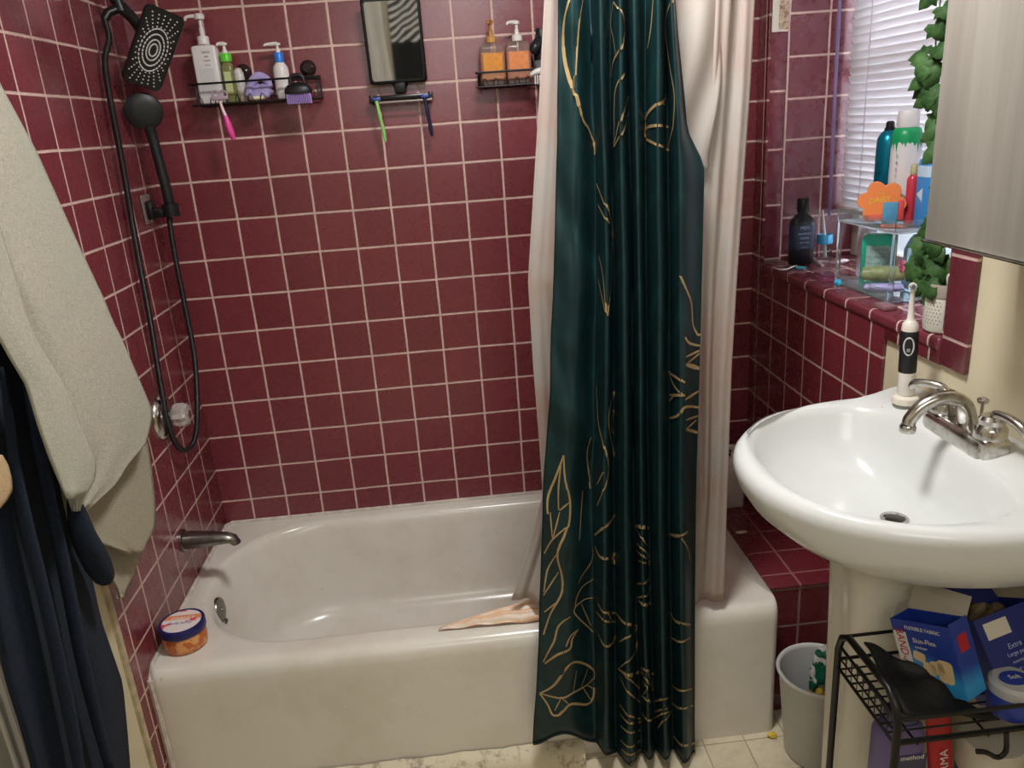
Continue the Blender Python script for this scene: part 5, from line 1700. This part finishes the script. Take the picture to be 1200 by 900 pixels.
LEAF = None
def leaf(bm, c, size, nrm_, up_):
    """five-pointed ivy leaf, slightly cupped"""
    M = frame(c, Vector(up_).cross(Vector(nrm_)), up_)
    out = [(0, -.10), (.22, -.28), (.50, -.20), (.44, .02), (.62, .22), (.36, .30), (.30, .52), (0, .86), (-.30, .52), (-.36, .30), (-.62, .22), (-.44, .02), (-.50, -.20), (-.22, -.28)]
    vc = bm.verts.new(M @ Vector((0, .12 * size, -.06 * size)))
    vs = [bm.verts.new(M @ Vector((x * size, y * size, -.10 * size * (x * x + (y - .1) ** 2) * 2))) for x, y in out]
    for i in range(len(vs)):
        bm.faces.new((vc, vs[i], vs[(i + 1) % len(vs)]))
t = NT('ivy_leaf'); b = t.b; co = t.coords()
n = t.ramp(t.noise(co, 30, 3, .6), .35, .7)
t.link(t.mix(n, S('23421f'), S('4f7340')), b.inputs['Base Color']); b.inputs['Roughness'].default_value = .6; b.inputs['Specular IOR Level'].default_value = .25
LEAFM = t.m


def ivy(name, label, stem_pts, n_leaf, seed, size=(.020, .030), spread=.018):
    T = thing(name, label, 'plant', stem_pts[-1])
    rnd = random.Random(seed)
    sm = smooth_path(stem_pts, 10)
    bm = BM(); tube(bm, sm, .0016, 6)
    obj('stem', bm, mat('ivy_stem', '6b7548', .6), T)
    bm = BM()
    for k in range(n_leaf):
        p = sm[int((k + .5) / n_leaf * (len(sm) - 1))]
        a = rnd.uniform(0, 6.28)
        off = Vector((-.6 * abs(math.cos(a)) * spread, math.sin(a) * spread, rnd.uniform(-.01, .006)))
        nn = Vector((-1 + rnd.uniform(-.4, .4), -.7 + rnd.uniform(-.5, .5), rnd.uniform(-.1, .8))).normalized()
        upv = Vector((rnd.uniform(-.4, .4), math.sin(a) * 1.1, -1 + rnd.uniform(-.1, .5)))
        upv = (upv - nn * upv.dot(nn)).normalized()
        leaf(bm, p + off, rnd.uniform(*size), nn, upv)
    solid(bm, .0006)
    obj('leaves', bm, LEAFM, T, angle=180)
    return T


ivy('ivy_vine', 'artificial ivy vine hanging at the right side of the window', [Vector((1.722, -.885, 2.0)), Vector((1.717, -.872, 1.85)), Vector((1.712, -.860, 1.72)), Vector((1.714, -.856, 1.60)), Vector((1.720, -.870, 1.54)), Vector((1.726, -.90, 1.48)), Vector((1.728, -.93, 1.40)), Vector((1.728, -.915, 1.32)), Vector((1.727, -.880, 1.27)), Vector((1.722, -.868, 1.22))], 48, 5, (.032, .048), .022)
ivy('potted_ivy', 'bushy green ivy growing out of the white planter', [ptc + Vector((0, 0, .06)), ptc + Vector((-.004, .006, .10)), ptc + Vector((-.012, .030, .135)), ptc + Vector((-.010, .040, .12)), ptc + Vector((-.026, .004, .085))], 30, 9, (.030, .046), .034)
bm = BM(); tube(bm, [ptc + Vector((-.012, -.022, .090)), ptc + Vector((-.016, -.026, .112)), ptc + Vector((-.008, -.034, .128)), ptc + Vector((-.012, -.022, .140))], [.004, .006, .004, .003], 8, smooth=4)
tag(obj('white_ribbon', bm, WHITE_PL), 'white twisted clip among the ivy leaves above the planter', 'clip')

# ================================================================== WIRE RACK AND ITS CONTENT
RK = thing('wire_rack', 'black wire shelf rack standing in front of the sink pedestal', 'rack', (1.55, -1.33, 0))
RX0, RX1, RYB, RYF, RZT = 1.408, 1.7055, -1.237, -1.425, .688
DZ = .607
for x in (RX0, RX1):
    bm = BM()
    tube(bm, [(x, RYB, 0.001), (x, RYB, RZT - .045), (x, RYB - .010, RZT - .015), (x, RYB - .032, RZT), (x, RYB - .06, RZT + .0), (x, RYF + .06, RZT), (x, RYF + .032, RZT), (x, RYF + .010, RZT - .015), (x, RYF, RZT - .045), (x, RYF, .001)], .0062, 12, smooth=1)
    obj('side_frame', bm, BLACK_WIRE, RK)
for zz in (DZ, .300):
    bm = BM()
    for zr in (zz, zz + .045):
        tube(bm, [(RX0, RYF + .004, zr), (RX1, RYF + .004, zr)], .0034, 8); tube(bm, [(RX0, RYB - .004, zr + (.018 if zz == DZ else 0)), (RX1, RYB - .004, zr + (.018 if zz == DZ else 0))], .0030, 8)
        tube(bm, [(RX0, RYF, zr), (RX0, RYB, zr)], .0028, 8); tube(bm, [(RX1, RYF, zr), (RX1, RYB, zr)], .0028, 8)
    obj('shelf_rim', bm, BLACK_WIRE, RK)
    bm = BM()
    for k in range(10):
        y = RYF + (RYB - RYF) * (k + .5) / 10
        tube(bm, [(RX0, y, zz + .045), (RX0 + .001, y, zz), (RX1 - .001, y, zz), (RX1, y, zz + .045)], .0018, 6)
    for x in (RX0 + .035, (RX0 + RX1) / 2, RX1 - .035):
        tube(bm, [(x, RYF, zz - .002), (x, RYB, zz - .002)], .0022, 6)
    tube(bm, [(RX0, RYF, zz + .022), (RX0, RYB, zz + .022)], .0018, 6)
    obj('shelf_wires', bm, BLACK_WIRE, RK)
bm = BM(); tube(bm, [(1.585, RYF + .001, DZ), (1.588, RYF - .001, DZ - .035), (1.575, RYF - .002, DZ - .045), (1.555, RYF - .002, DZ - .032), (1.540, RYF, DZ - .030)], .0040, 8, smooth=3)
obj('shelf_hook', bm, BLACK_WIRE, RK)

SH_Z = DZ + .0035
BLUE = mat('carton_blue', '20388f', .45, var=.06)
# bandage carton, leaning
def face_pts(o, u, v): return o, o + u, o + u + v, o + v
BRp = on(1136, 822, 2, .652)
TRp = on(1111, 736, 1, BRp.y + .040)
TLp = on(1043, 724, 1, BRp.y + .130)
uX = (TRp - TLp); wdt_ = uX.length; uX.normalize()
uY = (TRp - BRp); hgt_ = uY.length; uY.normalize()
uY = (uY - uX * uY.dot(uX)).normalized()
uZ = uX.cross(uY)
MBx = frame((TLp + TRp) / 2 - uY * hgt_ / 2, uX, uY)
CB = thing('bandage_carton', 'open blue bandage carton leaning on the top shelf of the wire rack', 'carton', tuple(BRp))
W2, H2, D2 = wdt_ / 2, hgt_ / 2, .046
t = NT('carton_gradient_print'); b = t.b
b.inputs['Roughness'].default_value = .42
tc_ = t.coords(); 
nz2 = t.noise(tc_, 14, 2)
sp = t.new('ShaderNodeSeparateXYZ'); t.link(tc_, sp.inputs[0])
gz = t.math('ADD', t.math('MULTIPLY', sp.outputs[2], 14.0), t.math('MULTIPLY', nz2, .25))
t.link(t.mix(t.ramp(gz, .35, .75), S('2d8fd2'), S('1f3a96')), b.inputs['Base Color'])
CART = t.m
bm = BM()
e = .0008
box(bm, -W2, W2, -H2, H2, -e, e)                      # front panel
box(bm, -W2, W2, -H2, H2, -D2 - e, -D2 + e)           # back panel
box(bm, W2 - e, W2 + e, -H2, H2 + .004, -D2 + e, -e)
box(bm, -W2 - e, -W2 + e, -H2, H2, -D2 + e, -e)
box(bm, -W2, W2, -H2 - e, -H2 + e, -D2 + e, -e)
xform(bm, MBx)
obj('carton_body', bm, CART, CB, smooth=False)
GREYC = mat('inner_card', 'b3ab9c', .7)
bm = BM()
fv = [(-W2, H2, -D2), (W2, H2, -D2), (W2 - .004, H2 + .022, -D2 - .030), (-W2 + .012, H2 + .042, -D2 - .022)]
vs = [bm.verts.new(p) for p in fv]; bm.faces.new(vs)
fv = [(-W2, H2, -.002), (-W2, H2, -D2 + .002), (-W2 + .010, H2 + .022, -D2 + .006), (-W2 + .006, H2 + .018, -.018)]
vs = [bm.verts.new(p) for p in fv]; bm.faces.new(vs)
xform(bm, MBx); solid(bm, .0009)
obj('open_flaps', bm, GREYC, CB, smooth=False, label='grey inner side of the open flaps')
bm = BM(); box(bm, -W2, -W2 + .024, -H2 + .030, H2 - .020, .0009, .0014); xform(bm, MBx)
obj('white_stripe', bm, mat('pack_white', 'd8d6d2', .45), CB, smooth=False)
RED = mat('pack_red', 'b01f2e', .45); PW = mat('pack_white', 'd8d6d2', .45); SKIN = mat('bandage_tan', 'd8bf94', .6)
text('BAND-AID', .0215, MBx @ Matrix.Translation((-W2 + .0125, 0.004, .0018)) @ Matrix.Rotation(-PI / 2, 4, 'Z'), RED, CB, sx=.78)
text('FLEXIBLE FABRIC', .0085, MBx @ Matrix.Translation((.004, H2 - .012, .0014)) @ Matrix.Rotation(-.02, 4, 'Z'), PW, CB, sx=1.0)
text('Skin-Flex', .0115, MBx @ Matrix.Translation((.002, H2 - .032, .0014)), PW, CB)
text('bandages', .006, MBx @ Matrix.Translation((-.006, H2 - .043, .0014)), PW, CB)
for (x_, y_, a_, w_, h_) in ((-.014, .000, -.3, .0105, .008), (.000, -.018, -.15, .011, .010), (.014, -.014, .1, .012, .011), (.028, -.018, -.1, .013, .019)):
    bm = BM()
    rings(bm, [[Vector((v.x, v.y, z_)) for v in rrect(0, 0, w_, h_, min(w_, h_) * .55, 0, 4)] for z_ in (.0010, .0019)], True, True, True)
    for v in bm.verts: pass
    xform(bm, MBx @ Matrix.Translation((x_, y_, 0)) @ Matrix.Rotation(a_, 4, 'Z'))
    obj('bandage_picture', bm, SKIN, CB)
bm = BM(); box(bm, W2 + .0009, W2 + .0013, H2 - .045, H2 - .018, -D2 + .012, -.012); xform(bm, MBx)
obj('side_logo', bm, RED, CB, smooth=False)

# black pouch
bm = BM()
P4 = [on(1012, 762, 2, SH_Z + .055), on(1050, 772, 2, SH_Z + .055), on(1130, 838, 2, SH_Z + .008), on(1100, 842, 2, SH_Z + .006), on(1040, 822, 2, SH_Z + .006)]
gg = []
TL_, TR_, BR_, BL_ = on(1012, 752, 1, -1.285), on(1085, 786, 1, -1.345), on(1170, 842, 1, -1.408), on(1062, 834, 1, -1.408)
for i in range(15):
    f = i / 14; row = []
    for j in range(17):
        g_ = j / 16
        p = TL_.lerp(TR_, g_).lerp(BL_.lerp(BR_, g_), f)
        p.z += .004 * math.sin(g_ * 9 + f * 3) + .003 * math.sin(f * 11 + g_ * 4)
        p.z = max(p.z, SH_Z + .003)
        row.append(p)
    gg.append(row)
sheet(bm, gg); solid(bm, .006)
tag(obj('black_pouch', bm, mat('black_nylon', '0f1012', .6, bump=.6, bscale=90, bdist=.003), angle=180), 'flat black nylon pouch slumped across the left of the rack shelf', 'pouch')

# big pads carton
O4 = on(1140, 728, 1, -1.322); O3 = on(1196, 706, 1, -1.306); O1 = on(1100, 690, 1, -1.238)
low4 = on(1205, 822, 2, SH_Z + .012)
du = (O3 - O4); wl_ = .115; du.normalize()
dd = (low4 - O4); ll_ = dd.length; dd.normalize()
dd = (dd - du * dd.dot(du)).normalized()
nn_ = du.cross(dd).normalized()
if nn_.dot(CAM - O4) < 0: nn_ = -nn_
PB = thing('pads_carton', 'large dark blue open carton slanting at the right end of the rack shelf', 'carton', tuple(low4))
wl_ = min(wl_, (1.692 - O4.x) / max(.2, du.x))
MP = Matrix.Identity(4)
for i in range(3): MP[i][0] = du[i]; MP[i][1] = -dd[i]; MP[i][2] = nn_[i]; MP[i][3] = O4[i]
DEP = .075
bm = BM()
box(bm, 0, wl_, -ll_, 0, -.001, .001)
box(bm, 0, wl_, -ll_, .0, -DEP - .001, -DEP + .001)
box(bm, -.001, .001, -ll_, 0, -DEP, 0); box(bm, wl_ - .001, wl_ + .001, -ll_, 0, -DEP, 0)
box(bm, 0, wl_, -ll_ - .001, -ll_ + .001, -DEP, 0)
xform(bm, MP)
obj('carton_body', bm, mat('deep_blue', '232f7a', .4, var=.1), PB, smooth=False)
bm = BM()
vs = [bm.verts.new(MP @ Vector(p)) for p in ((.0, 0.0, -DEP), (wl_, 0, -DEP), (wl_ - .006, .045, -DEP - .010), (.010, .045, -DEP - .012))]; bm.faces.new(vs)
solid(bm, .001); obj('open_flap', bm, mat('deep_blue', '232f7a', .4), PB, smooth=False)
bm = BM(); cloth_blob(bm, MP @ Vector((wl_ * .45, -.020, -DEP * .52)), .038, .030, .030, 31, 20, .22)
obj('brown_lining', bm, mat('brown_paper', '6f5a3d', .6, var=.4, vscale=30, bump=.6, bscale=60, bdist=.004), PB, label='brown crinkled contents')
bm = BM(); box(bm, .012, .056, -.036, -.010, .0012, .0018); xform(bm, MP)
obj('white_sticker', bm, mat('sticker', 'd6d1c2', .5), PB, smooth=False)
for k in range(6):
    text(('Extra', 'Large pads', 'overnight', 'soft cover', '36 count', 'no leaks')[k], (.012, .009, .008, .007, .007, .007)[k], MP @ Matrix.Translation((.052, -.055 - k * .012, .0015)), mat('pale_text', 'a9b4dc', .5), PB)

# round tub with blue label
RT = thing('wipes_tub', 'round white tub with blue label at the front right of the rack shelf', 'tub', (1.60, -1.385, SH_Z))
rtc = Vector((1.616, -1.386, SH_Z + .001))
bm = BM(); lathe(bm, [(.030, 0), (.0325, .003), (.033, .040), (.031, .046)], rtc, 32); obj('tub_body', bm, mat('royal_blue', '2b3f9e', .35), RT)
bm = BM(); lathe(bm, [(.0345, .040), (.0355, .043), (.035, .055), (.030, .060), (.004, .062)], rtc, 32); obj('tub_lid', bm, mat('lid_grey', 'b4b5b8', .4), RT)
bm = BM(); lathe(bm, [(.0200, .0610), (.020, .0625), (.002, .0635)], rtc, 28, sx=1.15, sy=.8); obj('lid_label', bm, mat('royal_blue', '2b3f9e', .35), RT)
text('Soft', .012, Matrix.Translation(rtc + Vector((0, 0, .0640))), PW, RT)

# lower shelf
LZ = .3035
PBt = thing('body_wash_bottle', 'purple bottle standing on the lower shelf of the wire rack', 'bottle', (1.475, -1.33, LZ))
pbc = Vector((1.475, -1.325, LZ))
bm = BM()
rings(bm, [[pbc + v for v in rrect(0, 0, hx, hy, hy * .8, z_, 6)] for z_, hx, hy in ((0, .038, .024), (.004, .041, .026), (.235, .041, .026), (.250, .036, .023), (.256, .030, .018))], True, True, True)
obj('bottle_body', bm, mat('purple_bottle', '6c5f92', .35, var=.08, vscale=20), PBt)
bm = BM(); rings(bm, [[pbc + v for v in rrect(0, 0, hx, hx * .62, hx * .5, z_, 6)] for z_, hx in ((.256, .026), (.262, .027), (.278, .026), (.282, .022))], True, True, True)
obj('bottle_cap', bm, mat('slate_purple', '4c4a68', .35), PBt)
bm = BM(); box(bm, pbc.x - .012, pbc.x + .038, pbc.y - .0275, pbc.y - .0262, LZ + .04, LZ + .205, bev=.0005)
obj('dark_label', bm, mat('slate_label2', '45445c', .4), PBt)
text('method', .013, frame(pbc + Vector((.012, -.0278, .200)), (1, 0, 0), (0, 0, 1)), PW, PBt)
text('body wash', .008, frame(pbc + Vector((.012, -.0278, .172)), (1, 0, 0), (0, 0, 1)), PW, PBt)
RTB = thing('cream_tube', 'red and white squeeze tube leaning behind the front rail of the rack', 'tube', (1.54, -1.34, LZ))
bm = BM()
tA, tB = Vector((1.560, -1.352, LZ + .022)), Vector((1.548, -1.318, LZ + .245))
axv = (tB - tA).normalized(); sdv = Vector((1, 0, 0)); sdv = (sdv - axv * sdv.dot(axv)).normalized(); thv = axv.cross(sdv)
Lt = []
for f, a_, b__ in ((0, .015, .015), (.08, .019, .019), (.5, .021, .015), (.9, .022, .004), (1, .022, .002)):
    c_ = tA.lerp(tB, f)
    Lt.append([c_ + sdv * a_ * math.cos(q) + thv * b__ * math.sin(q) for q in [2 * PI * k / 24 for k in range(24)]])
rings(bm, Lt, True, True, True)
obj('tube_body', bm, mat('tube_red', 'b52a30', .35), RTB)
text('DERMA', .020, frame(tA.lerp(tB, .62) - thv * .0135 * (1 if thv.y > 0 else -1), axv, -sdv), PW, RTB)
BJ = thing('balm_jar', 'white jar with navy label on the lower shelf of the wire rack', 'jar', (1.61, -1.35, LZ))
jc2 = Vector((1.634, -1.340, LZ + .0005))
bm = BM(); lathe(bm, [(.045, 0), (.048, .004), (.049, .03), (.049, .165), (.046, .172)], jc2, 36); obj('jar_body', bm, mat('jar_cream', 'cfc8b8', .35), BJ)
bm = BM(); lathe(bm, [(.050, .147), (.0515, .176), (.0515, .205), (.048, .210), (.003, .212)], jc2, 36); obj('jar_lid', bm, mat('lid_cream', 'c9c2b2', .35), BJ)
bm = BM(); lathe(bm, [(.0496, .05), (.0500, .052), (.0500, .160), (.0496, .162)], jc2, 36, cap=False); obj('label_wrap', bm, mat('navy_label', '27336f', .4), BJ)
text('Gillette', .020, frame(jc2 + Vector((0, -.0508, .148)), (1, 0, 0), (0, 0, 1)), PW, BJ)

# ================================================================== BEHIND THE CAMERA (seen in the shaving mirror)
bm = BM()
g = []
for k in range(31):
    z = 1.75 - k * .030
    g.append([Vector((.50 + .24 * i / 24 + .03 * math.sin(z * 3), YF + .035 + .014 * math.sin(i * .9 + .4 * math.sin(z * 4)), z)) for i in range(25)])
sheet(bm, g); solid(bm, .006)
tag(obj('hanging_towel', bm, mat('pale_towel', 'd6d3cc', .9, bump=.5, bscale=300)), 'white towel hanging behind the viewer, seen at left in the shaving mirror', 'towel')
t = NT('zebra_cloth'); b = t.b; co = t.coords()
mp = t.new('ShaderNodeMapping'); t.link(co, mp.inputs['Vector']); mp.inputs['Rotation'].default_value = (0, .5, 0)
wv = t.new('ShaderNodeTexWave', bands_direction='Z'); t.link(mp.outputs[0], wv.inputs['Vector']); wv.inputs['Scale'].default_value = 9; wv.inputs['Distortion'].default_value = 5; wv.inputs['Detail'].default_value = 1.5; wv.inputs['Detail Scale'].default_value = .8
sp = t.new('ShaderNodeSeparateXYZ'); t.link(co, sp.inputs[0])
up = t.math('GREATER_THAN', sp.outputs[2], 1.33)
t.link(t.mix(t.math('MULTIPLY', t.ramp(wv.outputs['Fac'], .52, .60), up), S('121316'), S('dedcd8')), b.inputs['Base Color'])
b.inputs['Roughness'].default_value = .8
bm = BM()
g = []
for k in range(31):
    z = 1.78 - k * .034
    g.append([Vector((.755 + .30 * i / 24, YF + .030 + .010 * math.sin(i * .7 + .3 * math.sin(z * 5)), z)) for i in range(25)])
sheet(bm, g); solid(bm, .004)
tag(obj('striped_garment', bm, t.m), 'black garment with white zebra stripes behind the viewer, seen at right in the shaving mirror', 'garment')
